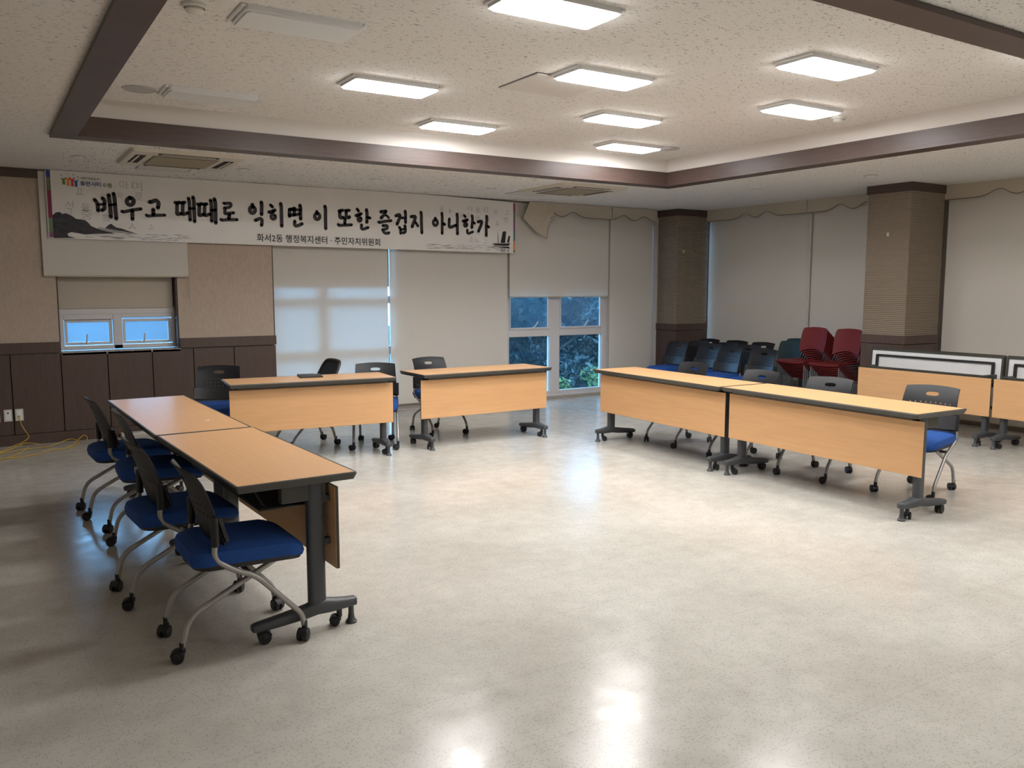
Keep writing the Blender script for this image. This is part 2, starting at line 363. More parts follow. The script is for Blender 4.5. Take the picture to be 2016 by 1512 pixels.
# columns: ribbed beige cladding, brown crown, rail and lower boards
def column(name, x0, x1, y0, y1):
    r = bpy.data.objects.new(name, None); C.objects.link(r); struct(r); r.location = (x0, y0, 0)
    X, Y = x1-x0, y1-y0
    b = NB(); n = 74; z0, z1 = 1.025, 2.62; prev = None
    for k in range(n*2+1):
        z = z0+(z1-z0)*k/(n*2); d = 0.006 if k % 2 else 0.0
        rg = [b.verts.new(p) for p in ((d, d, z), (X-d, d, z), (X-d, Y-d, z), (d, Y-d, z))]
        if prev:
            for i in range(4): b.faces.new((prev[i], prev[(i+1) % 4], rg[(i+1) % 4], rg[i]))
        prev = rg
    obj('ribbed_cladding', b, M_['rib'], r)
    b = NB(); bbox(b, -.012, X+.012, -.012, Y+.012, 2.62, 2.719, b=.003); obj('crown_board', b, M_['brown'], r)
    b = NB(); bbox(b, -.010, X+.01, -.010, Y+.01, .925, 1.025, b=.003); obj('rail_board', b, M_['brown_wains'], r)
    b = NB(); bbox(b, -.004, X+.004, -.004, Y+.004, 0, .919, b=.003); obj('lower_board', b, M_['brown_wains'], r)
    return r
column('column_1', 8.81, 9.44, 9.35, 9.77)
column('column_2', 8.755, 9.40, 5.62, 6.16)
def hook(loc, label, rz):
    t = thing('wall_hook', label, 'hook', loc, rz)
    b = NB(); bbox(b, -.012, .012, -.006, .004, -.02, .02, b=.002); tube(b, fillet([(0, -.004, -.005), (0, -.022, -.016), (0, -.022, .008)], .008), .003, 6)
    obj('hook_body', b, M_['white_plastic'], t)
hook((8.93, 9.345, 2.10), 'tiny white hook on the ribbed corner column beside the valance', 0)
hook((8.750, 5.88, 2.16), 'tiny white hook on the ribbed column behind the folded tables', -pi/2)

# ---------------------------------------------------------------- windows
def win(name, label=None):
    r = bpy.data.objects.new(name, None); C.objects.link(r); return struct(r)
def frame_part(parent, rects, y0, y1, nm='window_frame', m='frame'):
    b = NB()
    for x0, x1, z0, z1 in rects: bbox(b, x0, x1, y0, y1, z0, z1, b=.004, seg=1)
    return obj(nm, b, M_[m], parent)
def pane(parent, x0, x1, z0, z1, y, m):
    b = NB(); box(b, x0, x1, y, y+.006, z0, z1); return obj('pane', b, M_[m], parent)
def latch(parent, x, z, y, lean):
    b = NB(); bbox(b, x-.03, x+.03, y-.02, y, z-.012, z+.012, b=.004)
    tube(b, [(x, y-.018, z), (x+lean*.6, y-.035, z+.045), (x+lean, y-.04, z+.10)], .008, 8); return obj('latch', b, M_['white_plastic'], parent)
# small window 1
w1 = win('window_1'); yg = 9.80
frame_part(w1, [(.695, 1.825, 1.29, 1.355), (.695, .735, .925, 1.29), (1.785, 1.825, .925, 1.29), (1.20, 1.285, .925, 1.29), (.735, 1.785, .925, .965), (.735, 1.20, 1.235, 1.29), (1.285, 1.785, 1.25, 1.29)], yg-.02, yg+.06)
for x0, x1 in ((.745, 1.19), (1.295, 1.782)):       # tilting sashes
    o = frame_part(w1, [(x0, x1, .975, 1.0), (x0, x1, 1.205, 1.235), (x0, x0+.025, 1.0, 1.205), (x1-.03, x1, 1.0, 1.205)], yg+.01, yg+.05, 'sash')
    pane(w1, x0+.02, x1-.02, .99, 1.22, yg+.03, 'glass_frost')
latch(w1, .935, .985, yg-.02, .01); latch(w1, 1.49, .985, yg-.02, .01)
b = NB(); bbox(b, .695, 1.84, YW-.012, yg+.1, .878, .912, b=.004); obj('window_sill', b, M_['stone'], w1)
b = NB(); box(b, .69, 1.83, yg+.02, yg+.06, 1.356, 2.30); obj('blanking_panel', b, M_['plain'], w1)
b = NB(); box(b, 1.815, 1.829, YW+.013, yg+.1, .912, 2.29); obj('jamb', b, M_['brown'], w1)
o = NB(); bbox(o, .70, 1.80, yg-.035, yg-.025, 1.35, 2.28, b=.002, seg=1)
tag(obj('inner_roller_blind', o, M_['valance']), 'pale yellowish inner blind directly above the small double window', 'blind')
# window 2 (behind the first long blind), window 3 (the tall view), narrow lights beside the corner column
w2 = win('window_2')
frame_part(w2, [(PE, 4.44, 1.37, 1.46), (PE, 4.44, .735, .835), (3.42, 3.55, .04, 2.5), (PE, 2.90, .04, 2.5), (4.40, 4.44, .04, 2.5), (PE, 4.44, .03, .10)], 9.79, 9.86)
for x0, x1 in ((2.90, 3.42), (3.55, 4.40)):
    for z0, z1 in ((.10, .735), (.835, 1.37), (1.46, 2.5)): pane(w2, x0, x1, z0, z1, 9.82, 'glass')
b = NB(); bbox(b, PE+.01, 4.36, 9.765, 9.775, 1.575, 2.55, b=.002, seg=1)
tag(obj('inner_roller_blind', b, M_['plain']), 'half lowered inner blind behind the glowing long blind', 'blind')
w3 = win('window_3')
frame_part(w3, [(6.10, 6.145, .04, 1.56), (6.83, 6.995, .04, 1.56), (7.76, 7.88, .04, 1.56), (6.145, 6.83, .885, .985), (6.995, 7.76, .885, .985), (6.145, 6.83, .035, .10), (6.995, 7.76, .035, .10), (6.145, 7.76, 1.5, 1.56)], 9.79, 9.87)
for x0, x1 in ((6.145, 6.83), (6.995, 7.76)):
    o = frame_part(w3, [(x0+.002, x1-.002, .985, 1.012), (x1-.05, x1-.002, 1.012, 1.499), (x0+.002, x0+.018, 1.012, 1.499)], 9.775, 9.80, 'sash')
    pane(w3, x0, x1, .10, .885, 9.83, 'glass'); pane(w3, x0, x1, 1.0, 1.5, 9.825, 'glass_hazy')
latch(w3, 6.50, .995, 9.775, .085); latch(w3, 7.37, .995, 9.775, .085)
b = NB(); bbox(b, 6.10, 7.88, 9.70, 9.79, .036, .062, b=.004); obj('window_sill', b, M_['frame'], w3)
w4 = win('window_4')
frame_part(w4, [(8.60, 8.69, .04, 2.5), (8.73, 8.80, .04, 2.5)], 9.79, 9.86); pane(w4, 8.69, 8.73, .04, 2.5, 9.82, 'glass')

# ---------------------------------------------------------------- blinds and valances
def blind_back(x0, x1, z0, z1, y, label):
    t = thing('roller_blind', label, 'blind', ((x0+x1)/2, y, z0), 0, None); w = (x1-x0)/2
    b = NB(); box(b, -w, w, 0, .004, .012, z1-z0); obj('fabric', b, M_['blind'], t)
    b = NB(); bbox(b, -w, w, -.006, .010, 0, .014, b=.003); obj('bottom_bar', b, M_['valance'], t); return t
t = blind_back(.575, 1.945, 1.675, 2.70, 9.605, 'short roller blind hanging over the small double window')
b = NB(); tube(b, [(.69, -.004, 1.0), (.692, -.006, .0), (.70, -.004, -.26)], .004, 6); obj('pull_cord', b, M_['valance'], t)
blind_back(2.872, 4.318, .075, 2.70, 9.715, 'long roller blind glowing pale blue with daylight behind the black mesh chair')
blind_back(4.345, 6.065, .09, 2.70, 9.712, 'long plain roller blind just before the tall window with the tree view')
t = blind_back(6.095, 7.790, 1.432, 2.70, 9.695, 'half raised roller blind above the open tree view')
b = NB(); tube(b, [(.86, 0, 1.1), (.862, 0, -.2), (.852, 0, -1.3)], .006, 6); obj('pull_cord', b, M_['valance'], t)
blind_back(7.825, 8.640, .06, 2.70, 9.70, 'narrow full length roller blind between the tree view and the corner column')
def blind_right(y0, y1, z0, z1, x, label):
    t = thing('roller_blind', label, 'blind', (x, (y0+y1)/2, z0)); w = (y1-y0)/2
    b = NB(); box(b, 0, .004, -w, w, .012, z1-z0); obj('fabric', b, M_['blind'], t)
    b = NB(); bbox(b, -.006, .01, -w, w, 0, .014, b=.003); obj('bottom_bar', b, M_['valance'], t); return t
blind_right(7.468, 9.345, .06, 2.70, 9.46, 'wide roller blind behind the nested black chairs')
t = blind_right(6.17, 7.445, .06, 2.70, 9.44, 'roller blind behind the red chair stacks')
b = NB(); bbox(b, -.03, -.015, .642, .668, .62, 2.50, b=.004); obj('side_rail', b, M_['plain'], t)
blind_right(2.6, 5.60, .06, 2.70, 9.45, 'wide roller blind behind the folded tables')
def valance(prof, place, label, loc, rzv):
    """prof: (s, drop) along the run; cloth band with a scalloped, piped hem"""
    t = thing('valance', label, 'valance', loc, rzv)
    b = NB(); n = len(prof)
    for side in (0, 1): pass
    top = [(s, 0) for s, d in prof]; pts = [(s, d) for s, d in prof] + [(prof[-1][0], .18), (prof[0][0], .18)]
    A = [[b.verts.new((s, y, z)) for s, z in ((s, d), (s, .178))] for s, d in prof for y in (0,)]
    B = [[b.verts.new((s, .006, z)) for s, z in ((s, d), (s, .178))] for s, d in prof]
    for i in range(n-1):
        b.faces.new((A[i][0], A[i+1][0], A[i+1][1], A[i][1])); b.faces.new((B[i][0], B[i][1], B[i+1][1], B[i+1][0]))
        b.faces.new((A[i][0], B[i][0], B[i+1][0], A[i+1][0])); b.faces.new((A[i][1], A[i+1][1], B[i+1][1], B[i][1]))
    b.faces.new((A[0][0], A[0][1], B[0][1], B[0][0])); b.faces.new((A[-1][0], B[-1][0], B[-1][1], A[-1][1]))
    obj('cloth_band', b, M_['valance'], t)
    b = NB(); tube(b, [(s, .001, d) for s, d in prof], .0042, 6); obj('piping', b, M_['cord_trim'], t); return t
def scallop(L, c, flat=0.0, depth=.070):
    """straight hem, rising to a double ogee around s=c"""
    out = []
    for k in range(121):
        s = L*k/120; u = (s-c)/.36
        d = depth*math.exp(-((abs(u)-.52)/.36)**2)*(1.0 if abs(u) < 1.6 else .0)
        if abs(u) < .42: d *= .12+.88*(abs(u)/.42)**.8
        out.append((s, flat+d))
    return out
valance(scallop(1.02, .14), None, 'cream scalloped valance above the tree view, its loose end hanging down', (6.745, 9.60, 2.535), 0)
valance(scallop(.83, .40), None, 'short cream scalloped valance beside the dark corner column', (7.785, 9.60, 2.532), 0)
valance(scallop(1.82, .95), None, 'cream scalloped valance above the nested black chairs', (9.395, 9.345, 2.552), -pi/2)
valance(scallop(1.34, .70), None, 'cream scalloped valance above the red chair stacks', (9.395, 7.515, 2.552), -pi/2)
valance(scallop(3.0, .80), None, 'cream scalloped valance above the folded tables', (9.395, 5.62, 2.555), -pi/2)
# loose flap of valance cloth that has come undone
t = thing('loose_valance_cloth', 'loose corner of cream valance cloth hanging beside the banner end', 'cloth', (6.50, 9.585, 2.25))
b = NB()
P = [(-.155, .462), (-.265, .24), (-.06, .06), (.105, -.025), (.125, .12), (.150, .19), (.215, .235), (.155, .255), (.160, .33), (.24, .345), (.245, .465), (.13, .467)]
prism(b, P, lambda x, z: Vector((x, -.012-.02*sin(x*9), z)), lambda x, z: Vector((x, -.006-.02*sin(x*9), z))); obj('cloth', b, M_['valance'], t)
b = NB(); tube(b, [(x, -.012-.02*sin(x*9), z) for x, z in P[:8]], .004, 6); obj('piping', b, M_['cord_trim'], t)
b = NB(); sheet(b, lambda u, v: Vector((.12+.11*u, -.016-.012*abs(sin(u*7)), .30+.165*v-.03*u*(1-v))), 10, 4, .004); obj('fold', b, M_['valance'], t)

# ---------------------------------------------------------------- ceiling fittings
def make_lamp(label, loc, lit):
    t = thing('ceiling_light', label, 'ceiling light', loc, 0, 'LED panels in the raised ceiling')
    b = NB(); o = rrect(-.315, .315, -.152, .152, .02, 3)
    prism(b, o, lambda x, y: Vector((x, y, -.028)), lambda x, y: Vector((x, y, 0))); obj('frame', b, M_['lamp_frame'], t)
    b = NB(); o = rrect(-.302, .302, -.139, .139, .022, 4)
    prism(b, o, lambda x, y: Vector((x, y, -.037)), lambda x, y: Vector((x, y, -.0275))); obj('diffuser', b, M_['lamp_on' if lit else 'lamp_off'], t)
    for s in (-1, 1):
        b = NB(); bbox(b, s*.326-.012, s*.326+.012, -.150, .150, -.014, 0, b=.003, seg=1); obj('end_bracket', b, M_['lamp_frame'], t)
    return t
for i, (x, y, lit, lab) in enumerate((
    (2.565, 3.645, 1, 'lit LED panel at the top edge of the picture, the one cut by it'),
    (3.665, 4.635, 1, 'lit LED panel overlapping the flat grey ceiling hatch'),
    (2.545, 5.625, 1, 'lit LED panel between the big unlit panel and the grey hatch'),
    (3.655, 6.670, 1, 'lit LED panel closest to the brown trim above the banner lettering'),
    (4.670, 5.650, 1, 'lit LED panel just beyond the one overlapping the hatch'),
    (5.625, 6.700, 1, 'lit LED panel beside the round speaker in the far tray corner'),
    (4.690, 3.645, 1, 'large lit LED panel near the brown strip at the upper right'),
    (5.640, 4.610, 1, 'lit LED panel with a small smoke detector beside its end'),
    (1.545, 4.590, 0, 'large unlit LED panel beside the smoke detector'),
    (1.545, 6.610, 0, 'faint unlit LED panel beside the round speaker by the left strip'))):
    make_lamp(lab, (x, y, ZR), lit)
# unseen lit panels added to match the light on the floor, places guessed
for x, y in ((5.64, 2.66), (7.9, 1.2), (5.2, .6), (6.2, -1.6), (2.6, -1.5)):
    make_lamp('lit LED panel outside the picture', (x, y, ZR if y > 2.3 else ZS), 1)['group'] = 'LED panels outside the picture'
def hatch(name, label, loc, sx, sy, th):
    t = thing(name, label, 'access hatch', loc)
    b = NB(); bbox(b, -sx/2, sx/2, -sy/2, sy/2, -th, -.001, b=.002, seg=1); obj('hatch_board', b, M_['white_board'], t)
    b = NB()
    for x0, x1, y0, y1 in ((-sx/2-.008, -sx/2, -sy/2, sy/2), (sx/2, sx/2+.008, -sy/2, sy/2), (-sx/2-.008, sx/2+.008, -sy/2-.008, -sy/2), (-sx/2-.008, sx/2+.008, sy/2, sy/2+.008)):
        box(b, x0, x1, y0, y1, -.0035, -.0005)
    obj('shadow_gap_frame', b, M_['steel_dark'], t); return t
t = hatch('ceiling_hatch', 'flat grey square ceiling hatch half hidden by a lit panel', (3.52, 5.03, ZR), .58, .48, .012)
hatch('ceiling_hatch', 'thin outlined ceiling hatch behind the vent above the banner logo', (1.62, 8.90, ZS), .47, .30, .003)
hatch('ceiling_hatch', 'thin outlined ceiling hatch behind the vent at the banner end', (5.85, 8.86, ZS), .49, .30, .003)
def aircon(label, loc):
    t = thing('air_conditioner', label, 'air conditioner', loc, 0, 'cassette air conditioners in the soffit')
    b = NB(); o = rrect(-.475, .475, -.475, .475, .03, 3)
    lo = rrect(-.46, .46, -.46, .46, .03, 3)
    A = [b.verts.new((x, y, 0)) for x, y in o]; B = [b.verts.new((x, y, -.028)) for x, y in lo]
    b.faces.new(A); b.faces.new(B[::-1])
    for i in range(len(o)): b.faces.new((A[i], A[(i+1) % len(o)], B[(i+1) % len(o)], B[i]))
    obj('panel', b, M_['vent_white'], t)
    b = NB(); bbox(b, -.275, .275, -.275, .275, -.034, -.028, b=.002, seg=1)
    for k in range(16): bbox(b, -.265, .265, -.262+k*.034, -.243+k*.034, -.040, -.033, b=.001, seg=1)
    obj('intake_grille', b, M_['vent_grille'], t)
    b = NB(); box(b, -.268, .268, -.268, .268, -.0352, -.0338); obj('grille_recess', b, M_['gap'], t)
    for k in range(4):
        R = Matrix.Rotation(k*pi/2, 4, 'Z'); q = NB(); bbox(q, -.25, .25, .325, .41, -.0305, -.027, b=.001, seg=1)
        b = NB(); add(b, q, R); s = obj('outlet_slot', b, M_['gap'], t)
        q = NB(); bbox(q, -.225, .225, .372, .392, -.034, -.030, b=.002, seg=1); b = NB(); add(b, q, R); obj('louvre', b, M_['vent_white'], s)
    return t
aircon('square ceiling air conditioner above the banner logo', (1.63, 8.18, ZS))
aircon('square ceiling air conditioner near the right end of the banner', (6.02, 8.18, ZS))
def downlight(label, loc):
    t = thing('downlight', label, 'downlight', loc, 0, 'small round downlights in the soffit')
    b = NB(); lathe(b, [(.062, 0), (.072, -.004), (.066, -.008), (.05, -.006), (.048, 0)], 20); obj('rim', b, M_['white_plastic'], t, True)
    b = NB(); lathe(b, [(0, -.001), (.047, -.001), (.035, -.014), (0, -.018)], 16); obj('lens', b, M_['lamp_off'], t, True)
for x, y, l in ((.84, 8.53, 'small downlight between the dark crown board and the vent above the logo'), (2.29, 8.56, 'small downlight above the second word of the banner'),
    (3.70, 8.59, 'small downlight above the last words of the banner'), (5.19, 8.66, 'small downlight before the vent at the banner end'),
    (6.55, 8.61, 'small downlight above the hanging cloth flap'), (7.94, 8.60, 'small downlight above the corner column'),
    (7.92, 7.08, 'small downlight above the nested black chairs'), (7.93, 5.56, 'small downlight in front of the column by the folded tables')):
    downlight(l, (x, y, ZS))
def round_speaker(label, loc):
    t = thing('ceiling_speaker', label, 'speaker', loc)
    b = NB(); lathe(b, [(0, -.004), (.095, -.006), (.10, -.004), (.112, -.008), (.118, -.003), (.118, 0)], 28); obj('speaker_grille', b, mat('grey_speaker_grille', (.42, .40, .39), .7), t, True)
round_speaker('round flat ceiling speaker beside the left brown strip', (1.075, 6.70, ZR))
round_speaker('round flat ceiling speaker in the far corner of the tray', (6.08, 6.62, ZR))
def smoke(label, loc):
    t = thing('smoke_detector', label, 'smoke detector', loc)
    b = NB(); lathe(b, [(.062, 0), (.062, -.014), (.052, -.02), (.052, 0)], 20); obj('base', b, M_['white_plastic'], t, True)
    b = NB(); lathe(b, [(.045, -.018), (.047, -.032), (.036, -.042), (0, -.046)], 20); obj('sensor_cap', b, M_['white_plastic'], t, True)
smoke('white smoke detector beside the large unlit panel', (1.015, 4.60, ZR)); smoke('white smoke detector beside a lit panel near the right brown trim', (6.19, 4.67, ZR))

# ---------------------------------------------------------------- banner
YBN = 9.58
t = thing('banner', 'long white cloth banner with black Korean brush lettering under the ceiling', 'banner', (0, YBN, 0))
NU = 60
def bz0(x): return 2.052+(2.021-2.052)*(x-.636)/(6.115-.636)
def bz1(x): return 2.716-(.030*max(0, (x-4.2)/1.9)**2 if x > 4.2 else 0)
b = NB(); sheet(b, lambda u, v: Vector((.636+5.479*u, 0, bz0(.636+5.479*u)+v*(bz1(.636+5.479*u)-bz0(.636+5.479*u)))), NU, 6, .003)
for v in b.verts: v.co.y = abs(v.co.y) if v.co.y < 0 else v.co.y
obj('cloth', b, M_['banner'], t)
def poly(b, pts, y0=-.0030, y1=.0005): prism(b, pts, lambda x, z: Vector((x, y0, z)), lambda x, z: Vector((x, y1, z)))
def stroke(b, P, r, y):
    pts = [Vector((x, 0, z)) for x, z in P]
    closed = (pts[0]-pts[-1]).length < .002
    S_ = pts if closed else fillet(pts, .03, 3)
    n = len(S_); Lf = []; Rt = []
    for i, p in enumerate(S_):
        a = S_[i-1] if i else (S_[-2] if closed else S_[0]); c = S_[i+1] if i < n-1 else (S_[1] if closed else S_[-1])
        d = (c-a).normalized(); nrm = Vector((-d.z, 0, d.x))
        Lf.append(p+nrm*r); Rt.append(p-nrm*r)
    def V(p): return b.verts.new((p.x, y, p.z))
    l = [V(p) for p in Lf]; q = [V(p) for p in Rt]
    for i in range(n-1): b.faces.new((l[i], l[i+1], q[i+1], q[i]))
    if not closed:
        for c, k in ((S_[0], 0), (S_[-1], 1)):
            b.faces.new([V(c+Vector((cos(a*pi/8), 0, sin(a*pi/8)))*r*.97) for a in range(16)])
STROKES = "17:1065,2448 1086,2423 1091,2383 1093,2339;17:1138,2468 1156,2447 1155,2398 1151,2358 1128,2345;12:1096,2399 1152,2410;18:1198,2502 1202,2449 1206,2369 1207,2282;18:1243,2518 1250,2472 1253,2371 1257,2266;13:1200,2401 1253,2412|19:1430,2450 1427,2436 1420,2424 1408,2415 1396,2412 1383,2414 1373,2421 1366,2432 1364,2446 1368,2460 1375,2472 1386,2480 1399,2484 1412,2482 1422,2475 1429,2463 1430,2450;16:1394,2490 1399,2481;16:1314,2344 1329,2338 1407,2360 1496,2377;18:1412,2354 1410,2268|19:1583,2452 1601,2453 1646,2476 1668,2458 1671,2434 1662,2396;19:1615,2377 1615,2327;15:1546,2317 1559,2307 1638,2318 1726,2324|17:1837,2460 1855,2454 1876,2465;17:1855,2450 1848,2345 1856,2337 1893,2347;16:1894,2459 1933,2468;17:1914,2458 1905,2347 1915,2339 1961,2358;17:1973,2511 1980,2465 1980,2381 1980,2283;18:2019,2525 2026,2489 2026,2383 2025,2270;13:1979,2406 2025,2408;17:2064,2455 2080,2451 2102,2462;18:2081,2445 2074,2342 2082,2336 2122,2349;16:2122,2456 2160,2462;17:2137,2452 2130,2345 2143,2337 2190,2356;17:2199,2503 2206,2465 2205,2370 2203,2280;19:2240,2518 2249,2480 2247,2372 2245,2264;14:2204,2396 2246,2402|16:2339,2479 2351,2476 2419,2485 2408,2441 2337,2427 2349,2418 2344,2369 2356,2368 2439,2381;18:2394,2359 2386,2318;16:2302,2304 2313,2295 2367,2304 2475,2308|20:2675,2423 2673,2410 2666,2399 2656,2391 2645,2388 2634,2390 2624,2397 2618,2407 2617,2420 2619,2433 2626,2444 2636,2452 2647,2455 2658,2453 2667,2446 2673,2436 2675,2423;19:2647,2481 2651,2457;19:2747,2511 2751,2484 2745,2378;18:2675,2310 2693,2317 2725,2333 2748,2324 2747,2285 2741,2258|17:2850,2485 2870,2466;18:2829,2408 2841,2407 2898,2432;17:2882,2420 2863,2388 2850,2356 2861,2334 2881,2330 2900,2345 2899,2367 2892,2375;19:2965,2507 2971,2473 2970,2384 2969,2258|19:3065,2446 3062,2372;18:3067,2447 3119,2458;19:3121,2463 3117,2390;17:3063,2382 3135,2391 3178,2403;16:3072,2448 3189,2447;19:3188,2500 3194,2462 3190,2394 3191,2346;18:3122,2318 3118,2277 3132,2264 3160,2270 3206,2292|19:3418,2385 3416,2372 3409,2361 3399,2353 3387,2350 3376,2352 3367,2359 3360,2370 3358,2382 3361,2396 3368,2407 3378,2415 3389,2418 3401,2416 3410,2409 3416,2398 3418,2385;18:3385,2439 3389,2418;19:3484,2503 3490,2474 3487,2349 3487,2249|18:3657,2459 3699,2468;19:3663,2450 3663,2377 3707,2386;17:3734,2467 3782,2472;18:3744,2458 3742,2381 3783,2390 3783,2397;18:3727,2369 3723,2317;17:3641,2302 3650,2291 3725,2298 3806,2304|17:3881,2491 3898,2470;18:3864,2415 3931,2439;17:3915,2429 3889,2390 3888,2361 3909,2348 3929,2363 3927,2387 3920,2390;19:3999,2489 4006,2457 4001,2342;17:4012,2400 4043,2394;17:3933,2309 3930,2268 3942,2257 3968,2263 4015,2281|19:4183,2473 4250,2484;18:4250,2480 4226,2439 4186,2401;14:4249,2436 4277,2420 4285,2407;17:4153,2351 4165,2346 4240,2364 4316,2374;17:4208,2310 4271,2314 4262,2274 4199,2261 4206,2254 4222,2226 4245,2219 4281,2224 4285,2228|19:4381,2435 4438,2454 4433,2416 4395,2336;18:4507,2496 4511,2459 4509,2360;15:4457,2413 4506,2417;17:4425,2299 4441,2277 4442,2226;18:4501,2320 4506,2276 4503,2243 4477,2233;13:4443,2270 4500,2283|19:4586,2433 4650,2444 4633,2395 4597,2312;16:4645,2366 4669,2337 4676,2325;19:4721,2493 4727,2458 4726,2377 4730,2243|18:4949,2376 4947,2363 4940,2351 4931,2343 4919,2340 4908,2342 4899,2349 4892,2361 4890,2374 4893,2388 4899,2399 4909,2408 4920,2411 4931,2409 4941,2401 4947,2390 4949,2376;18:4920,2430 4921,2414;18:5013,2495 5018,2454 5014,2245;17:5029,2368 5053,2357|18:5119,2428 5115,2386 5114,2332 5131,2324 5214,2354;19:5229,2493 5235,2451 5232,2343 5234,2247|16:5334,2483 5351,2465;18:5316,2410 5382,2430;17:5368,2421 5337,2383 5336,2353 5354,2342 5375,2358 5372,2377;18:5450,2482 5457,2449 5445,2333;16:5471,2398 5488,2389;16:5378,2300 5378,2264 5395,2255 5459,2279|19:5538,2410 5599,2424 5588,2381 5545,2291;19:5668,2486 5672,2446 5660,2359 5661,2240;17:5675,2360 5700,2349"
WORDS = STROKES.split('|')
for wd_ in WORDS:
    b = NB()
    for k, st in enumerate(wd_.split(';')):
        r, pp = st.split(':'); P = [tuple(float(c)/1000 for c in p.split(',')) for p in pp.split()]
        stroke(b, P, float(r)/1000*1.06, 0)
    bmesh.ops.recalc_face_normals(b, faces=b.faces[:])
    e = bmesh.ops.extrude_face_region(b, geom=b.faces[:])
    for v in [g for g in e['geom'] if isinstance(g, bmesh.types.BMVert)]: v.co.y = -.004
    obj('brush_letter', b, M_['ink'], t)
def text(body, x, z, wid, h, m, nm, slope=0.0, off=0.0, y=-.0035, shx=1.0):
    cu = bpy.data.curves.new(nm, 'FONT'); cu.body = body; cu.size = 1; cu.offset = off; cu.extrude = 0.004; cu.resolution_u = 3
    o = bpy.data.objects.new(nm+'_src', cu); C.objects.link(o)
    dg = bpy.context.evaluated_depsgraph_get(); me = bpy.data.meshes.new_from_object(o.evaluated_get(dg)); bpy.data.objects.remove(o)
    xs = [v.co.x for v in me.vertices]; ys = [v.co.y for v in me.vertices]
    if not xs: return None
    x0, x1, y0, y1 = min(xs), max(xs), min(ys), max(ys)
    for v in me.vertices:
        u = (v.co.x-x0)/(x1-x0)*wid; q = (v.co.y-y0)/max(y1-y0, 1e-6)*h
        v.co = (x+u, y-(v.co.z*.2), z+q+slope*u)
    me.materials.clear(); me.materials.append(M_[m])
    ob = bpy.data.objects.new(nm, me); C.objects.link(ob); ob.parent = t; return ob
text('화서2동 행정복지센터 · 주민자치위원회', 2.684, 2.078, 1.482, .088, 'ink', 'organiser_line', slope=-.0095, off=.010)
text('휴먼시티', .942, 2.578, .187, .048, 'print_blue', 'city_name', off=.015)
text('수원', 1.141, 2.574, .088, .046, 'print_green', 'city_name', off=.012)
text('사람이 반갑습니다', .944, 2.643, .185, .022, 'print_olive', 'slogan', off=.01)
# pale old-script characters printed in columns at both ends
for i, (ch, x, z, s) in enumerate((('아', 1.30, 2.57, .09), ('며', 1.42, 2.56, .10), ('로', 1.44, 2.465, .08), ('중', .935, 2.245, .10), ('듕', .94, 2.33, .08), ('ㅛ', .90, 2.49, .07), ('를', 1.125, 2.235, .08), ('서', .80, 2.36, .07),
        ('그', .80, 2.295, .06), ('ᄉ', 1.37, 2.165, .07), ('소', 1.56, 2.17, .06), ('업', 1.12, 2.46, .06), ('화', 1.27, 2.48, .06),
        ('ㅁ', 5.63, 2.545, .06), ('십', 5.63, 2.42, .08), ('을', 5.50, 2.53, .07), ('이', 5.38, 2.54, .07), ('아', 5.38, 2.44, .08), ('대', 5.24, 2.44, .08), ('용', 5.50, 2.42, .07), ('른', 5.78, 2.52, .06), ('고', 5.95, 2.52, .06),
        ('ㅛ', 5.80, 2.38, .06), ('쁘', 5.93, 2.42, .07), ('를', 5.62, 2.21, .07), ('소', 5.40, 2.155, .07), ('히', 5.50, 2.24, .06), ('노', 5.49, 2.15, .06), ('그', 5.62, 2.14, .05), ('글', 4.98, 2.52, .06), ('ㅏ', 5.12, 2.50, .06))):
    text(ch, x, z, s, s*.95, 'faint', 'pale_character', y=-.0008)
def art(nm, m, polys, y0=-.0030):
    b = NB()
    for p in polys: poly(b, p, y0)
    o = obj(nm, b, M_[m], t)
    if nm == 'ink_ripples': o['kind'] = 'stuff'
art('ink_mountain', 'mtn', [[(.68, 2.276), (.712, 2.306), (.746, 2.311), (.768, 2.293), (.796, 2.301), (.841, 2.284), (.868, 2.266), (.89, 2.248), (.936, 2.247), (.97, 2.239), (1.003, 2.209), (1.019, 2.184), (1.059, 2.166), (1.094, 2.152), (1.16, 2.134), (1.24, 2.118), (1.12, 2.112), (.962, 2.098), (.837, 2.117), (.802, 2.10), (.812, 2.075), (.88, 2.060), (.80, 2.058), (.679, 2.055)],
    [(1.147, 2.166), (1.179, 2.2), (1.206, 2.214), (1.232, 2.192), (1.255, 2.177), (1.303, 2.169), (1.368, 2.145), (1.45, 2.120), (1.307, 2.143), (1.23, 2.153)]])
rng = random.Random(3); ps = []
ps.append([(1.06, 2.158), (1.10, 2.176), (1.15, 2.162), (1.28, 2.146), (1.44, 2.118), (1.2, 2.125)])
for k in range(70):
    x = rng.uniform(.90, 1.95); z = rng.uniform(2.062, 2.122)+.0; l = rng.uniform(.03, .12); h = rng.uniform(.0015, .004)
    ps.append([(x, z), (x+l/2, z+h), (x+l, z), (x+l/2, z-h)])
for k in range(60):
    x = rng.uniform(4.66, 5.95); z = rng.uniform(2.045, 2.115); l = rng.uniform(.04, .16); h = rng.uniform(.0015, .0045)
    ps.append([(x, z), (x+l/2, z+h), (x+l, z), (x+l/2, z-h)])
art('ink_ripples', 'wash', ps, -.0022)
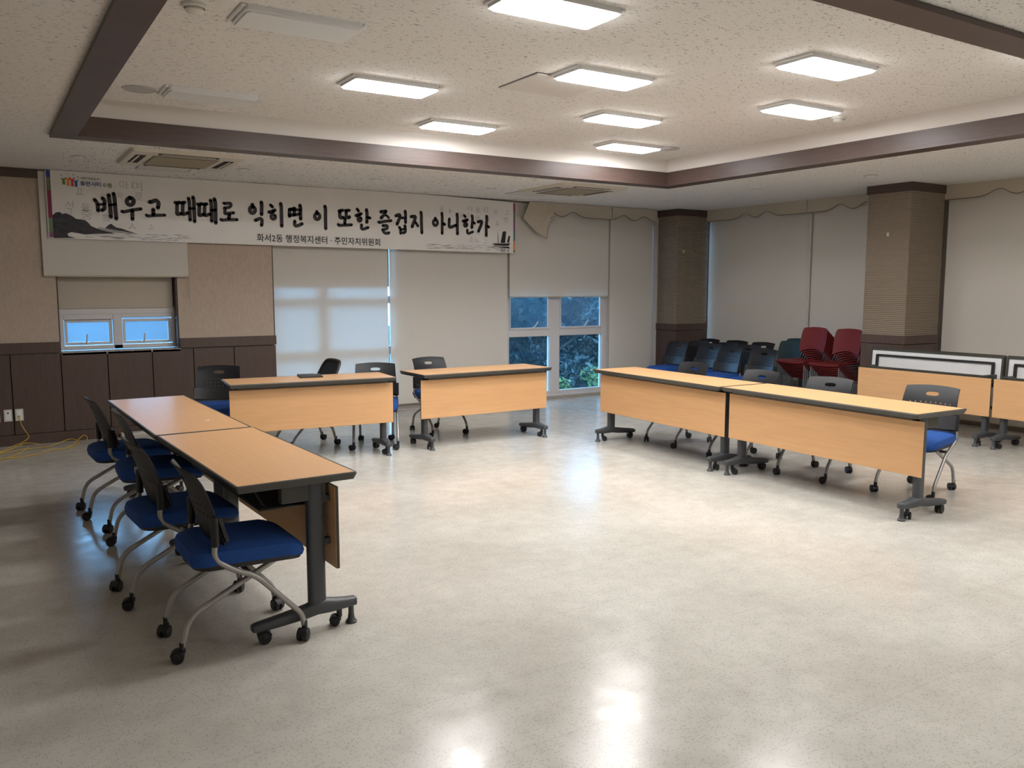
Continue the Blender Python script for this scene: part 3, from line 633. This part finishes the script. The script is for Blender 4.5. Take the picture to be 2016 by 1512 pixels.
art('ink_boat', 'ink', [[(5.747, 2.136), (5.798, 2.142), (5.917, 2.142), (6.029, 2.150), (6.006, 2.116), (5.917, 2.113), (5.798, 2.117)], [(5.88, 2.15), (5.913, 2.295), (5.939, 2.305), (5.965, 2.296), (5.95, 2.149)],
    [(5.980, 2.162), (6.003, 2.241), (6.029, 2.249), (6.014, 2.16)], [(5.754, 2.100), (6.006, 2.105), (6.029, 2.080), (5.872, 2.092)], [(5.985, 2.15), (5.992, 2.15), (5.998, 2.17), (5.992, 2.17)]])
art('ink_sail', 'wash', [[(5.832, 2.145), (5.835, 2.292), (5.85, 2.23), (5.857, 2.145)], [(5.876, 2.078), (5.958, 2.078), (5.954, 2.032), (5.883, 2.032)], [(5.98, 2.07), (6.01, 2.07), (6.01, 2.03), (5.985, 2.035)]])
zb = (2.714, 2.645, 2.516, 2.25, 2.107, 2.060)
for k, m in enumerate(('print_blue', 'print_olive', 'print_maroon', 'print_green', 'print_purple')): art('colour_bar', m, [[(.644, zb[k]), (.681, zb[k]), (.681, zb[k+1]), (.644, zb[k+1])]])
zb = (2.676, 2.567, 2.436, 2.313, 2.181, 2.055, 2.030)
for k, m in enumerate(('print_maroon', 'print_grey', 'print_purple', 'print_teal', 'print_orange', 'print_grey')): art('colour_bar', m, [[(6.080, zb[k]), (6.106, zb[k]), (6.106, zb[k+1]), (6.080, zb[k+1])]])
# row of little cheering figures
for k, (x, z, h, m) in enumerate(((.797, 2.582, .070, 'logo_green'), (.835, 2.572, .088, 'logo_orange'), (.872, 2.569, .088, 'logo_red'), (.905, 2.566, .072, 'logo_blue'))):
    a = h
    art('cheering_figure', m, [[(x-.012, z), (x+.013, z), (x+.011, z+a*.62), (x+.024, z+a*.95), (x+.017, z+a), (x+.006, z+a*.80), (x-.006, z+a*.80), (x-.020, z+a*.92), (x-.026, z+a*.86), (x-.011, z+a*.60)]])
for x, z, m in ((.775, 2.672, 'print_olive'), (.885, 2.682, 'print_maroon'), (.925, 2.662, 'print_blue'), (.835, 2.690, 'logo_orange')):
    art('figure_head', m, [[(x+.006*cos(q*pi/4), z+.005*sin(q*pi/4)) for q in range(8)]])

# ---------------------------------------------------------------- shared small pieces
def caster_bm(x, y, r=.027, top=.085, swivel=0.0, w=.05):
    """twin wheel furniture caster, its stem at (x,y)"""
    q = NB(); R = Matrix.Rotation(pi/2, 4, 'X')
    for s in (-1, 1):
        lathe(q, [(0, s*w*.5), (r*.45, s*w*.5), (r*.55, s*w*.46), (r*.9, s*w*.48), (r, s*w*.38), (r, s*w*.14), (r*.8, s*w*.10), (0, s*w*.10)], 16, Matrix.Translation((-.016, 0, r)) @ R)
    bbox(q, -.022, .012, -.006, .006, r*.9, r+.030, b=.003, seg=1)
    arc = [(-.016+r*1.12*cos(a), r+r*1.12*sin(a)) for a in [RAD(15+15*k) for k in range(11)]]
    inn = [(-.016+r*1.02*cos(a), r+r*1.02*sin(a)) for a in [RAD(15+15*k) for k in range(11)]][::-1]
    prism(q, arc+inn, lambda a, z: Vector((a, -w*.42, z)), lambda a, z: Vector((a, w*.42, z)))
    tube(q, [(.004, 0, r+.018), (.004, 0, top)], .013, 10)
    b = NB(); add(b, q, Matrix.Translation((x, y, 0)) @ Matrix.Rotation(swivel, 4, 'Z') @ Matrix.Translation((-.004, 0, 0))); return b

# ---------------------------------------------------------------- perforated training chair, facing +x
HW = .212
def back_fn(s, t):       # s -1..1 across, t 0..1 up
    z = .486+.314*t+.012*t*(1-s*s); wv = HW*(1-.075*t)
    return Vector((-.085-.085*t-.03*t**6+.034*s*s, s*wv, z))
def chair_back():
    b = NB(); cols = 11
    sv = [-1+2*i/cols for i in range(cols+1)]
    tv = [0, .12, .24, .345, .45, .555, .66, .745, .865, .95, 1.0]
    cache = {}
    def V(s, t):
        k = (round(s, 5), round(t, 5))
        if k not in cache: cache[k] = b.verts.new(back_fn(s, t))
        return cache[k]
    for j in range(len(tv)-1):
        i = 0
        while i < cols:
            t0, t1 = tv[j], tv[j+1]
            if j == 7 and i == 4:       # grip slot spanning three cells
                s0, s1 = sv[4], sv[7]
                per = [(sv[k], t0) for k in range(4, 8)] + [(sv[k], t1) for k in range(7, 3, -1)]
                cx, cy, rx, ry = (s0+s1)/2, (t0+t1)/2, (s1-s0)*.46, (t1-t0)*.40
                def ell(p):
                    a = math.atan2((p[1]-cy)/(t1-t0)*2, (p[0]-cx)/(s1-s0)*2); ca, sa = cos(a), sin(a)
                    e = .70
                    return (cx+rx*math.copysign(abs(ca)**e, ca), cy+ry*math.copysign(abs(sa)**e, sa))
                fine = []
                for k in range(8):
                    p, q = per[k], per[(k+1) % 8]
                    for m_ in range(3): fine.append((p[0]+(q[0]-p[0])*m_/3, p[1]+(q[1]-p[1])*m_/3))
                inn = [ell(p) for p in fine]; n = len(fine)
                for k in range(8):
                    b.faces.new((V(*per[k]), V(*per[(k+1) % 8]), V(*inn[(3*k+3) % n]), V(*inn[3*k+2]), V(*inn[3*k+1]), V(*inn[3*k])))
                i += 3; continue
            s0, s1 = sv[i], sv[i+1]
            if j in (3, 4, 5) and 1 <= i <= cols-2:
                cx, cy = (s0+s1)/2, (t0+t1)/2; rx = .0058/HW; ry = .0058/.302
                out = [(s0, t0), (s1, t0), (s1, t1), (s0, t1)]
                inn = [(cx+rx*cos(RAD(225+45*k)), cy+ry*sin(RAD(225+45*k))) for k in range(8)]
                for k in range(4): b.faces.new((V(*out[k]), V(*out[(k+1) % 4]), V(*inn[(2*k+2) % 8]), V(*inn[2*k+1]), V(*inn[2*k])))
            else: b.faces.new((V(s0, t0), V(s1, t0), V(s1, t1), V(s0, t1)))
            i += 1
    b.normal_update(); bmesh.ops.solidify(b, geom=b.faces[:], thickness=.007); return b
FLIP = Matrix.Translation((-.06, 0, .335)) @ Matrix.Rotation(RAD(-86), 4, 'Y') @ Matrix.Translation((.10, 0, -.40))
def seat_bm(flip=False):
    b = NB(); rings = []
    base = rrect(-.19, .305, -.222, .222, .085, 5)
    for ins, z in ((.075, .398), (.03, .392), (.006, .408), (0, .430), (.008, .452), (.03, .466), (.08, .472), (.15, .472)):
        rg = []
        for x, y in base:
            px = .0575+(x-.0575)*(1-ins/.2475); py = y*(1-ins/.222)
            dz = -.034*max(0, (px-.10)/.2)**2+(.010*(abs(py)/.222)**2 if z > .44 else 0)
            dz += -.012*max(0, (-px-.05)/.14)**2 if z < .43 else 0
            rg.append(b.verts.new((px, py, z+dz)))
        rings.append(rg)
    n = len(base)
    for a, c in zip(rings, rings[1:]):
        for k in range(n): b.faces.new((a[k], a[(k+1) % n], c[(k+1) % n], c[k]))
    b.faces.new(rings[0][::-1]); b.faces.new(rings[-1])
    if flip:
        bmesh.ops.transform(b, matrix=FLIP, verts=b.verts[:])
    return b
def make_chair(label, group, flip=False):
    t = thing('training_chair', label, 'chair', (0, 0, 0), 0, group)
    obj('seat', seat_bm(flip), M_['blue'], t, True)
    b = NB(); q = rrect(-.175, .29, -.212, .212, .08, 4)
    prism(b, q, lambda x, y: Vector((x, y, .384-.02*max(0, (x-.10)/.2)**2)), lambda x, y: Vector((x, y, .408-.02*max(0, (x-.10)/.2)**2)))
    if flip:
        b.free(); b = NB(); q = rrect(-.196, .311, -.228, .228, .086, 5)
        prism(b, q, lambda x, y: Vector((x, y, .384-.03*max(0, (x-.10)/.2)**2)), lambda x, y: Vector((x, y, .446-.034*max(0, (x-.10)/.2)**2)))
        bmesh.ops.transform(b, matrix=FLIP, verts=b.verts[:])
    obj('seat_shell', b, M_['black'], t, True)
    bk = obj('backrest', chair_back(), M_['black_back'], t, True)
    b = NB()
    def band(u, v):
        s = -1+2*u; z = .492+.012*s*s+.105*v
        return Vector((-.074-.03*v+.036*s*s, s*.219, z))
    sheet(b, band, 14, 3, .016)
    for s in (-1, 1): tube(b, [(-.095, s*.213, .488), (-.096, s*.213, .612)], .0175, 10)
    obj('back_bracket', b, M_['black'], bk, True)
    for s in (-1, 1):
        b = NB(); y = s*.212
        path = fillet([(-.098, y, .60), (-.094, y, .515), (-.106, y, .435), (-.02, y, .370), (.065, y, .335), (.265, y, .118), (.275, y, .062)], .045, 6)
        tube(b, path, .0125, 10)
        l = obj('leg', b, M_['tube'], t, True); obj('caster', caster_bm(.275, y, swivel=.5*s+1.4), M_['black'], l, True)
    for s in (-1, 1):
        b = NB(); y = s*.165
        path = fillet([(.225, y, .415), (.185, y, .383), (-.205, y, .188), (-.235, y, .062)], .06, 7)
        tube(b, path, .0125, 10)
        l = obj('leg', b, M_['tube'], t, True); obj('caster', caster_bm(-.235, y, swivel=.3+.6*s), M_['black'], l, True)
    b = NB(); tube(b, [(.045, -.212, .345), (.045, .212, .345)], .011, 10); tube(b, [(.20, -.165, .392), (.20, .165, .392)], .009, 8)
    bbox(b, -.12, .20, -.15, -.11, .372, .396, b=.004); bbox(b, -.12, .20, .11, .15, .372, .396, b=.004)
    obj('seat_support', b, M_['steel_dark'], t, True)
    return t
G1 = 'perforated training chairs at the tables'
ch0 = make_chair('training chair with its side turned, nearest the camera, blue seat beside the table leg', G1)
ch0.location = (.870, 3.76, 0); ch0.rotation_euler = (0, 0, RAD(1))
for x, y, a, l in (
    (.775, 4.52, 4, 'training chair second from the camera in the row of four along the left tables'),
    (.860, 5.66, -2, 'training chair third from the camera in the row of four along the left tables'),
    (.785, 6.40, 3, 'training chair farthest from the camera in the row beside the yellow cable'),
    (1.89, 8.27, -111, 'training chair before the wood panelling, behind the table with the black folder'),
    (3.29, 7.74, -114, 'training chair at the gap between the two back tables, grip against the glowing blind'),
    (4.14, 8.08, -86, 'training chair behind the back table nearest the tree view'),
    (5.95, 6.20, 180, 'training chair nearest the tree view in the row behind the right tables'),
    (5.88, 5.26, 180, 'training chair behind the meeting edges of the two right tables'),
    (5.885, 4.50, 190, 'training chair behind the right table, in front of the red stacks'),
    (6.035, 3.69, 190, 'training chair with a bright blue seat showing at the near end of the right table')):
    dup(ch0, (x, y, 0), RAD(a), l)
# nested chairs parked by the right wall
G2 = 'black training chairs nested by the right wall'
for x, y, a, l in (
    (8.20, 8.80, 180, 'parked black chair nearest the corner column, blue seat projecting'),
    (8.23, 8.20, 182, 'parked black chair second from the corner column in the front row'),
    (8.02, 7.64, 178, 'parked black chair third from the corner column, its perforated back catching light'),
    (8.02, 7.10, 180, 'parked black chair nearest the teal and red chairs in the front row')):
    dup(ch0, (x, y, 0), RAD(a), l, G2)
chf = make_chair('x', G2, True)
chf.location = (8.53, 8.74, 0); chf.rotation_euler = (0, 0, pi); chf['label'] = 'nested chair with folded up blue seat just behind the one by the corner column'
for x, y, l in ((8.56, 8.20, 'nested chair with folded seat behind the second parked chair'), (8.42, 7.72, 'nested chair with folded seat whose lit back shows between the third and fourth parked chairs'),
    (8.99, 8.98, 'rearmost nested chair beside the corner column against the blind'), (9.02, 8.47, 'rearmost nested chair in the middle, top edge against the blind'), (9.02, 7.99, 'rearmost nested chair beside the teal chair backs')):
    dup(chf, (x, y, 0), pi, l)

# ---------------------------------------------------------------- mesh-back chair
t = thing('mesh_back_chair', 'black mesh back chair turned sideways before the glowing blind', 'chair', (2.70, 8.12, 0), RAD(-176))
def mb(s, q): return Vector((-.155-.17*q+.02*s*s, s*(.215-.035*q), .50+.325*q+.012*q*(1-s*s)))
b = NB(); sheet(b, lambda u, v: mb((2*u-1)*.97, .02+.96*v), 12, 8, .004); obj('mesh_panel', b, M_['mesh_black'], t, True)
b = NB(); loop = [mb(-1, 0), mb(-1, .5), mb(-.98, .88), mb(-.85, 1), mb(-.4, 1), mb(0, 1), mb(.4, 1), mb(.85, 1), mb(.98, .88), mb(1, .5), mb(1, 0), mb(0, 0), mb(-1, 0)]
tube(b, fillet(loop, .05, 4), .016, 8); obj('back_frame', b, M_['black'], t, True)
obj('seat', seat_bm(), M_['black'], t, True)
for s in (-1, 1):
    b = NB(); tube(b, fillet([(-.15, s*.21, .52), (-.12, s*.21, .40), (-.03, s*.21, .36), (.20, s*.21, .12), (.235, s*.21, .06)], .06, 6), .0125, 10)
    l = obj('leg', b, M_['tube'], t, True); obj('caster', caster_bm(.235, s*.21, swivel=1.2), M_['black'], l, True)
    b = NB(); tube(b, fillet([(.20, s*.17, .41), (.12, s*.17, .37), (-.20, s*.17, .20), (-.24, s*.17, .06)], .06, 6), .0125, 10)
    l = obj('leg', b, M_['tube'], t, True); obj('caster', caster_bm(-.24, s*.17, swivel=.3), M_['black'], l, True)

# ---------------------------------------------------------------- flip top training table: length along x, user side +y
TH = .735; D2 = .275
def make_table(Ln, label, group, folded=False):
    t = thing('folded_table' if folded else 'training_table', label, 'table', (0, 0, 0), 0, group)
    h = Ln/2
    if folded: TM = Matrix.Translation((0, .05, .62)) @ Matrix.Rotation(RAD(-93), 4, 'X')
    else: TM = Matrix.Translation((0, 0, TH))
    def topobj(name, q, m): 
        b = NB(); add(b, q, TM); return obj(name, b, M_[m], t)
    q = NB(); box(q, -h+.012, h-.012, -D2+.012, D2-.012, -.024, 0); topobj('tabletop', q, 'wood')
    q = NB(); box(q, -h+.03, h-.03, -D2+.03, D2-.03, -.028, -.0242); topobj('underside', q, 'underside')
    q = NB()         # bevelled edge band all round
    o = rrect(-h, h, -D2, D2, .012, 2); i1 = rrect(-h+.012, h-.012, -D2+.012, D2-.012, .004, 2); lo = rrect(-h+.014, h-.014, -D2+.014, D2-.014, .006, 2)
    n = len(o)
    R0 = [q.verts.new((x, y, .0008)) for x, y in i1]; R1 = [q.verts.new((x, y, 0)) for x, y in rrect(-h+.003, h-.003, -D2+.003, D2-.003, .012, 2)]
    R2 = [q.verts.new((x, y, -.006)) for x, y in o]; R3 = [q.verts.new((x, y, -.034)) for x, y in lo]
    R4 = [q.verts.new((x, y, -.034)) for x, y in rrect(-h+.034, h-.034, -D2+.034, D2-.034, .004, 2)]; R5 = [q.verts.new((x, y, -.024)) for x, y in rrect(-h+.034, h-.034, -D2+.034, D2-.034, .004, 2)]
    for A, B in ((R0, R1), (R1, R2), (R2, R3), (R3, R4), (R4, R5), (R5, R0)):
        for k in range(n): q.faces.new((A[k], A[(k+1) % n], B[(k+1) % n], B[k]))
    topobj('edge_band', q, 'edge')
    q = NB()         # steel frame under the top
    bbox(q, -h+.095, h-.095, -.200, -.178, -.054, -.029, b=.003, seg=1)
    for s in (-1, 1): bbox(q, s*(h-.106)-.013, s*(h-.106)+.013, -.19, .05, -.056, -.029, b=.003, seg=1)
    topobj('support_frame', q, 'black')
    # fixed base: rail, skirt, legs
    b = NB()
    bbox(b, -h+.07, h-.07, -.150, -.125, .650, .698, b=.004, seg=1)
    if not folded: bbox(b, -h+.08, h-.08, -.225, -.18, .686, .7005, b=.003, seg=1)
    for s in (-1, 1): bbox(b, s*(h-.09)-.022, s*(h-.09)+.022, -.150, .06, .615, .70, b=.006)
    obj('hinge_rail', b, M_['edge'], t)
    if not folded:
        b = NB(); bbox(b, -h+.16, h-.16, -.12, .13, .575, .586, b=.003, seg=1)
        for s in (-1, 1): tube(b, fillet([(s*(h-.17), -.10, .70), (s*(h-.17), -.08, .582), (s*(h-.17), .10, .582), (s*(h-.17), .16, .70)], .03, 4), .006, 6)
        obj('book_shelf', b, M_['black'], t)
    b = NB(); bbox(b, -h+.012, h-.012, -.184, -.166, .298, .676, b=.002, seg=1)
    for f in b.faces:
        if abs(f.normal.y) < .7: f.material_index = 1
    b.normal_update()
    for f in b.faces: f.material_index = 0 if abs(f.normal.y) > .7 else 1
    obj('modesty_panel', b, [M_['wood'], M_['edge']], t)
    for s in (-1, 1):
        x = s*(h-.088); b = NB()
        o = rrect(x-.026, x+.026, -.140, -.058, .022, 4)
        prism(b, o, lambda a, c: Vector((a, c, .13)), lambda a, c: Vector((a, c, .70)))
        for k in (-1, 1): bbox(b, x-.018, x+.018, -.170, -.13, .60 if k < 0 else .40, .63 if k < 0 else .43, b=.003, seg=1)
        lg = obj('leg', b, M_['steel_dark'], t, True)
        b = NB()      # foot: arched bar, thick below the column, thinner to the rear
        ys = [-.290, -.283, -.23, -.18, -.14, -.095, -.05, .01, .09, .18, .200, .205]
        hi = [.118, .124, .128, .136, .146, .146, .132, .122, .110, .098, .092, .080]
        lo_ = [.092, .084, .080, .078, .078, .080, .072, .066, .060, .056, .060, .072]
        wd_ = [.014, .026, .030, .034, .037, .037, .034, .031, .029, .027, .024, .012]
        prev = None
        for y, a, c, w in zip(ys, hi, lo_, wd_):
            m_ = (a+c)/2; hh = (a-c)/2
            rg = [b.verts.new((x+w*math.copysign(abs(cos(g))**.6, cos(g)), y, m_+hh*math.copysign(abs(sin(g))**.6, sin(g)))) for g in [2*pi*k/16 for k in range(16)]]
            if prev:
                for k in range(16): b.faces.new((prev[k], prev[(k+1) % 16], rg[(k+1) % 16], rg[k]))
            else: b.faces.new(rg[::-1])
            prev = rg
        b.faces.new(prev)
        obj('foot', b, M_['steel_dark'], lg, True)
        obj('caster', caster_bm(x, .168, .029, .075, swivel=pi/2+.2*s), M_['black'], lg, True)
        obj('caster', caster_bm(x, -.205, .024, .085, swivel=-pi/2+.5*s), M_['black'], lg, True)
        b = NB(); lathe(b, [(0, 0), (.026, 0), (.027, .008), (.017, .02), (.013, .05), (.013, .10), (0, .10)], 14, Matrix.Translation((x, -.264, 0)))
        obj('glide', b, M_['steel_dark'], lg, True)
    return t
GT = 'beech training tables set in a U'
tb15 = make_table(1.5, 'beech table nearest the camera on the left, its end edge facing us', GT)
tb15.location = (1.107, 4.272, 0); tb15.rotation_euler = (0, 0, RAD(92.1))
tb18 = make_table(1.8, 'beech table on the left farther from the camera, against the wood panelling side', GT)
tb18.location = (1.055, 5.930, 0); tb18.rotation_euler = (0, 0, RAD(91.0))
dup(tb15, (2.545, 7.515, 0), RAD(-6.0), 'beech table at the back holding the black folder')
dup(tb15, (4.295, 7.455, 0), RAD(.3), 'beech table at the back nearest the tree view')
dup(tb18, (5.515, 5.885, 0), RAD(-92), 'beech table on the right, the farther of the two')
dup(tb18, (5.465, 4.075, 0), RAD(-92), 'beech table on the right, the nearer of the two')
GF = 'folded tables parked by the right wall'
tf = make_table(1.5, 'folded table with its white underside up, standing before the ribbed column', GF, True)
tf.location = (8.52, 5.15, 0); tf.rotation_euler = (0, 0, RAD(-90))
dup(tf, (8.52, 3.648, 0), RAD(-90), 'folded table with white underside cut off by the picture edge')

# ---------------------------------------------------------------- red and teal stacking chairs, facing +x
def make_stack_chair(label, group, shell):
    t = thing('stacking_chair', label, 'chair', (0, 0, 0), 0, group)
    b = NB()
    def st(u, v):
        x = -.19+.42*u; s = 2*v-1; y = s*(.208-.02*(1-u))
        z = .445+.012*s*s-.006*sin(pi*u)
        if u > .92: z -= .020*((u-.92)/.08)**1.5
        return Vector((x, y, z))
    sheet(b, st, 14, 10, .014); obj('seat', b, shell, t, True)
    b = NB()
    def bk(u, v):
        s = 2*u-1; low = .535+.045*(1-s*s)
        z = low+(.845+.012*(1-s*s)-low)*v; q = (z-.45)/.40
        wv = (.182+.012*sin(pi*v))*(1-.10*max(0, (v-.85)/.15)**2)
        return Vector((-.20-.085*q+.03*s*s, s*wv, z))
    sheet(b, bk, 12, 10, .008); obj('backrest', b, shell, t, True)
    for s in (-1, 1):
        b = NB(); y = s*.200
        tube(b, fillet([(.195, y, .004), (.185, y, .422), (-.19, y*.96, .425), (-.235, y, .004)], .03, 5), .0085, 8)
        obj('side_frame', b, M_['grey_rod'], t, True)
        b = NB(); tube(b, fillet([(-.15, s*.180, .43), (-.205, s*.180, .47), (-.265, s*.160, .62)], .03, 4), .007, 8); obj('back_post', b, M_['steel_dark'], t, True)
    for x, y in ((.175, .200), (-.19, .191)):
        b = NB(); tube(b, [(x, -y, .425), (x, y, .425)], .007, 6); obj('cross_rail', b, M_['grey_rod'], t, True)
    return t
ORD = ['topmost', 'second from the top', 'third from the top', 'fourth from the top', 'fifth from the top', 'sixth from the top', 'seventh from the top', 'eighth from the top', 'lowest']
sr = make_stack_chair('x', 'red stacking chairs', M_['red'])
first = True
for (sx, sy, nm, gr) in ((9.02, 7.03, 'left', 'red chairs in the left stack'), (9.02, 6.53, 'right', 'red chairs in the right stack')):
    for k in range(9):
        i = 8-k      # i: height in the stack, k: order from the top
        loc = (sx-.24+.030*k, sy-.004*k, .0+.0255*i); lab = 'maroon stacking chair, %s in the %s' % (ORD[k], 'stack nearer the teal chairs' if nm == 'left' else 'stack partly hidden by the ribbed column')
        if first: sr.location = loc; sr.rotation_euler = (0, 0, pi); sr['label'] = lab; sr['group'] = gr; first = False
        else: dup(sr, loc, pi, lab, gr)
stl = make_stack_chair('dark teal plastic chair beside the red stacks', 'teal chairs by the blind', M_['teal'])
stl.location = (8.93, 7.52, 0); stl.rotation_euler = (0, 0, pi)
stl['label'] = 'dark teal plastic chair between the parked black chairs and the left red stack'
dup(stl, (9.02, 7.49, .03), pi, 'dark teal chair just behind the other teal back beside the red stack')

# ---------------------------------------------------------------- small things
t = thing('document_folder', 'flat black folder lying on the back table in front of the mesh chair', 'folder', (2.60, 7.665, TH+.001), RAD(-12))
b = NB(); bbox(b, -.105, .105, -.13, .13, 0, .012, b=.003); obj('cover', b, M_['black'], t)
b = NB(); box(b, .045, .085, .085, .10, .0121, .0126); box(b, .05, .08, .105, .112, .0121, .0126); obj('printed_mark', b, M_['underside'], t)
t = thing('paper_scrap', 'tiny white paper scrap on the far left table', 'paper', (1.17, 5.42, TH+.0012), .5)
b = NB(); bbox(b, -.016, .016, -.004, .004, 0, .002, b=.0005, seg=1); obj('scrap', b, M_['underside'], t)
t = thing('floor_box', 'small white box on the floor against the baseboard behind the left chairs', 'box', (1.34, 9.55, 0))
b = NB(); bbox(b, -.15, .15, -.05, .05, 0, .05, b=.006); obj('cover', b, M_['white_plastic'], t)
b = NB(); bbox(b, -.13, .13, -.056, -.05, .015, .035, b=.002, seg=1); obj('side_slot', b, M_['vent_white'], t)
def outlet(label, x, kind):
    t = thing('wall_socket', label, 'wall socket', (x, YW-.0125, .307))
    b = NB(); bbox(b, -.036, .036, -.010, 0, -.060, .060, b=.004); obj('cover_plate', b, M_['white_plastic'], t)
    b = NB(); bbox(b, -.022, .022, -.012, -.009, -.045, .045, b=.002, seg=1); obj('socket_insert', b, M_['underside'], t)
    if kind: b = NB(); bbox(b, -.012, .010, -.022, -.011, -.022, -.004, b=.003); obj('cable_plug', b, M_['yellow'], t)
    else: b = NB(); bbox(b, -.008, .008, -.014, -.011, .018, .032, b=.002, seg=1); obj('jack', b, M_['gap'], t)
outlet('white wall socket with the yellow cable plugged in', .285, 1); outlet('white wall socket plate left of the one with the cable', .188, 0); outlet('white wall socket cut by the left picture edge', .085, 0)
rng = random.Random(11)
def cable(label, pts, seed):
    t = thing('network_cable', label, 'cable', (0, 0, 0))
    b = NB(); tube(b, fillet(pts, .12, 6), .0034, 6); obj('cable_run', b, M_['yellow'], t, True); return t
cable('yellow cable dropping from the wall socket to the floor coil', [(.284, 9.605, .285), (.29, 9.59, .23), (.33, 9.57, .14), (.36, 9.53, .09), (.30, 9.46, .055), (.18, 9.38, .03), (.10, 9.28, .006), (-.1, 9.2, .006), (-.5, 9.25, .006), (-.75, 9.1, .006)], 0)
cable('yellow cable looping along the floor to the right of the sockets', [(-.6, 9.15, .008), (-.1, 9.05, .008), (.15, 9.22, .02), (.32, 9.44, .055), (.45, 9.40, .03), (.50, 9.30, .008), (.62, 9.42, .03), (.72, 9.50, .05), (.80, 9.42, .02), (.66, 9.15, .008), (.52, 9.16, .008), (.38, 8.94, .008), (.1, 8.9, .008), (-.3, 9.0, .008)], 1)
cable('yellow cable end curling up on the floor beside the panelling', [(-.7, 8.95, .012), (-.2, 8.92, .012), (.12, 8.86, .012), (.22, 8.98, .013), (.30, 9.13, .035), (.33, 9.18, .05)], 2)
cable('yellow cable arc nearest the baseboard', [(.66, 9.17, .008), (.74, 9.34, .03), (.84, 9.52, .07), (.87, 9.50, .05), (.86, 9.47, .02)], 3)
cable('yellow cable tangle reaching out of the picture on the left', [(-.9, 9.0, .016), (-.3, 9.12, .016), (.05, 9.16, .016), (.2, 9.22, .014), (.26, 9.30, .012), (.42, 9.33, .012), (.50, 9.30, .012)], 4)

# ---------------------------------------------------------------- outside
b = NB(); box(b, -12, 30, 9.96, 45, -.9, -.6); o = obj('ground', b, M_['ground']); struct(o)
def crown_bm(r, h, n, size, rnd, z0):
    b = NB()
    cl = [(rnd.uniform(-.62, .62)*r, rnd.uniform(-.62, .62)*r, z0+rnd.uniform(.05, .95)*h, rnd.uniform(.28, .5)*r) for _ in range(16)]
    for k in range(n):
        cx, cy, cz, cr = cl[k % len(cl)]
        d = Vector((rnd.gauss(0, 1), rnd.gauss(0, 1), rnd.gauss(0, 1))).normalized()*cr*(.55+.45*rnd.random())
        c = Vector((cx, cy, cz))+d; a = Vector((rnd.gauss(0, 1), rnd.gauss(0, 1), rnd.gauss(0, .7))).normalized()
        u = a.cross(Vector((rnd.gauss(0, 1), rnd.gauss(0, 1), rnd.gauss(0, 1)))).normalized(); l = size*rnd.uniform(.6, 1.3)
        p = [c-a*l, c-u*l*.45+a*.1*l, c+a*l, c+u*l*.45+a*.1*l]
        f = [b.verts.new(q) for q in p]; b.faces.new((f[0], f[1], f[2])); b.faces.new((f[0], f[2], f[3]))
    return b
rnd = random.Random(5)
def tree(name, label, cat, x, y, r, h, z0, n, size, m):
    t = thing(name, label, cat, (x, y, -.6), rnd.uniform(0, 6))
    obj('foliage', crown_bm(r, h, n, size, rnd, z0), M_[m], t)
    b = NB(); tube(b, [(0, 0, -.05), (.05*r, .03, z0+h*.3), (0, .06*r, z0+h*.7)], .1, 8, rfun=lambda q: .05*r*(1-.7*q)+.01)
    for k in range(9):
        a = rnd.uniform(0, 6.28); zz = z0+h*rnd.uniform(.1, .5)
        tube(b, [(0.03*r, .03, zz), (cos(a)*r*.4, sin(a)*r*.4, zz+h*.2), (cos(a)*r*.75, sin(a)*r*.75, zz+h*.42)], .02, 5, rfun=lambda q: .014*r*(1-.8*q)+.004)
    obj('trunk', b, M_['bark'], t)
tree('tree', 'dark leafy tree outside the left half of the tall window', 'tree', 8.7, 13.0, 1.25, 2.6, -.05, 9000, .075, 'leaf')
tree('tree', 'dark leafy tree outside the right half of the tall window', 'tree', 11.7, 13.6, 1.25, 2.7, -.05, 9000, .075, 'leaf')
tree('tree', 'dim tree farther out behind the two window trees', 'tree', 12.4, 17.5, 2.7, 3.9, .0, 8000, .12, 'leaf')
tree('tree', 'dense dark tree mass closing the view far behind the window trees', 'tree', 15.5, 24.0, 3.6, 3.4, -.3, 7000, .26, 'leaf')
tree('shrub', 'bright yellow green sprig low outside the right window pane', 'shrub', 8.84, 11.35, .27, .30, .50, 260, .045, 'leaf2')
tree('shrub', 'smaller bright green sprig beside the window mullion', 'shrub', 8.05, 11.2, .20, .20, .46, 170, .045, 'leaf2')
# low building wall seen hazily through the small window
b = NB(); bbox(b, -4, 6, 22, 22.4, -.6, 1.6, b=.02); o = obj('boundary_wall', b, mat('pale_concrete', (.10, .115, .13), .8)); tag(o, 'hazy boundary wall far outside the small double window', 'wall')
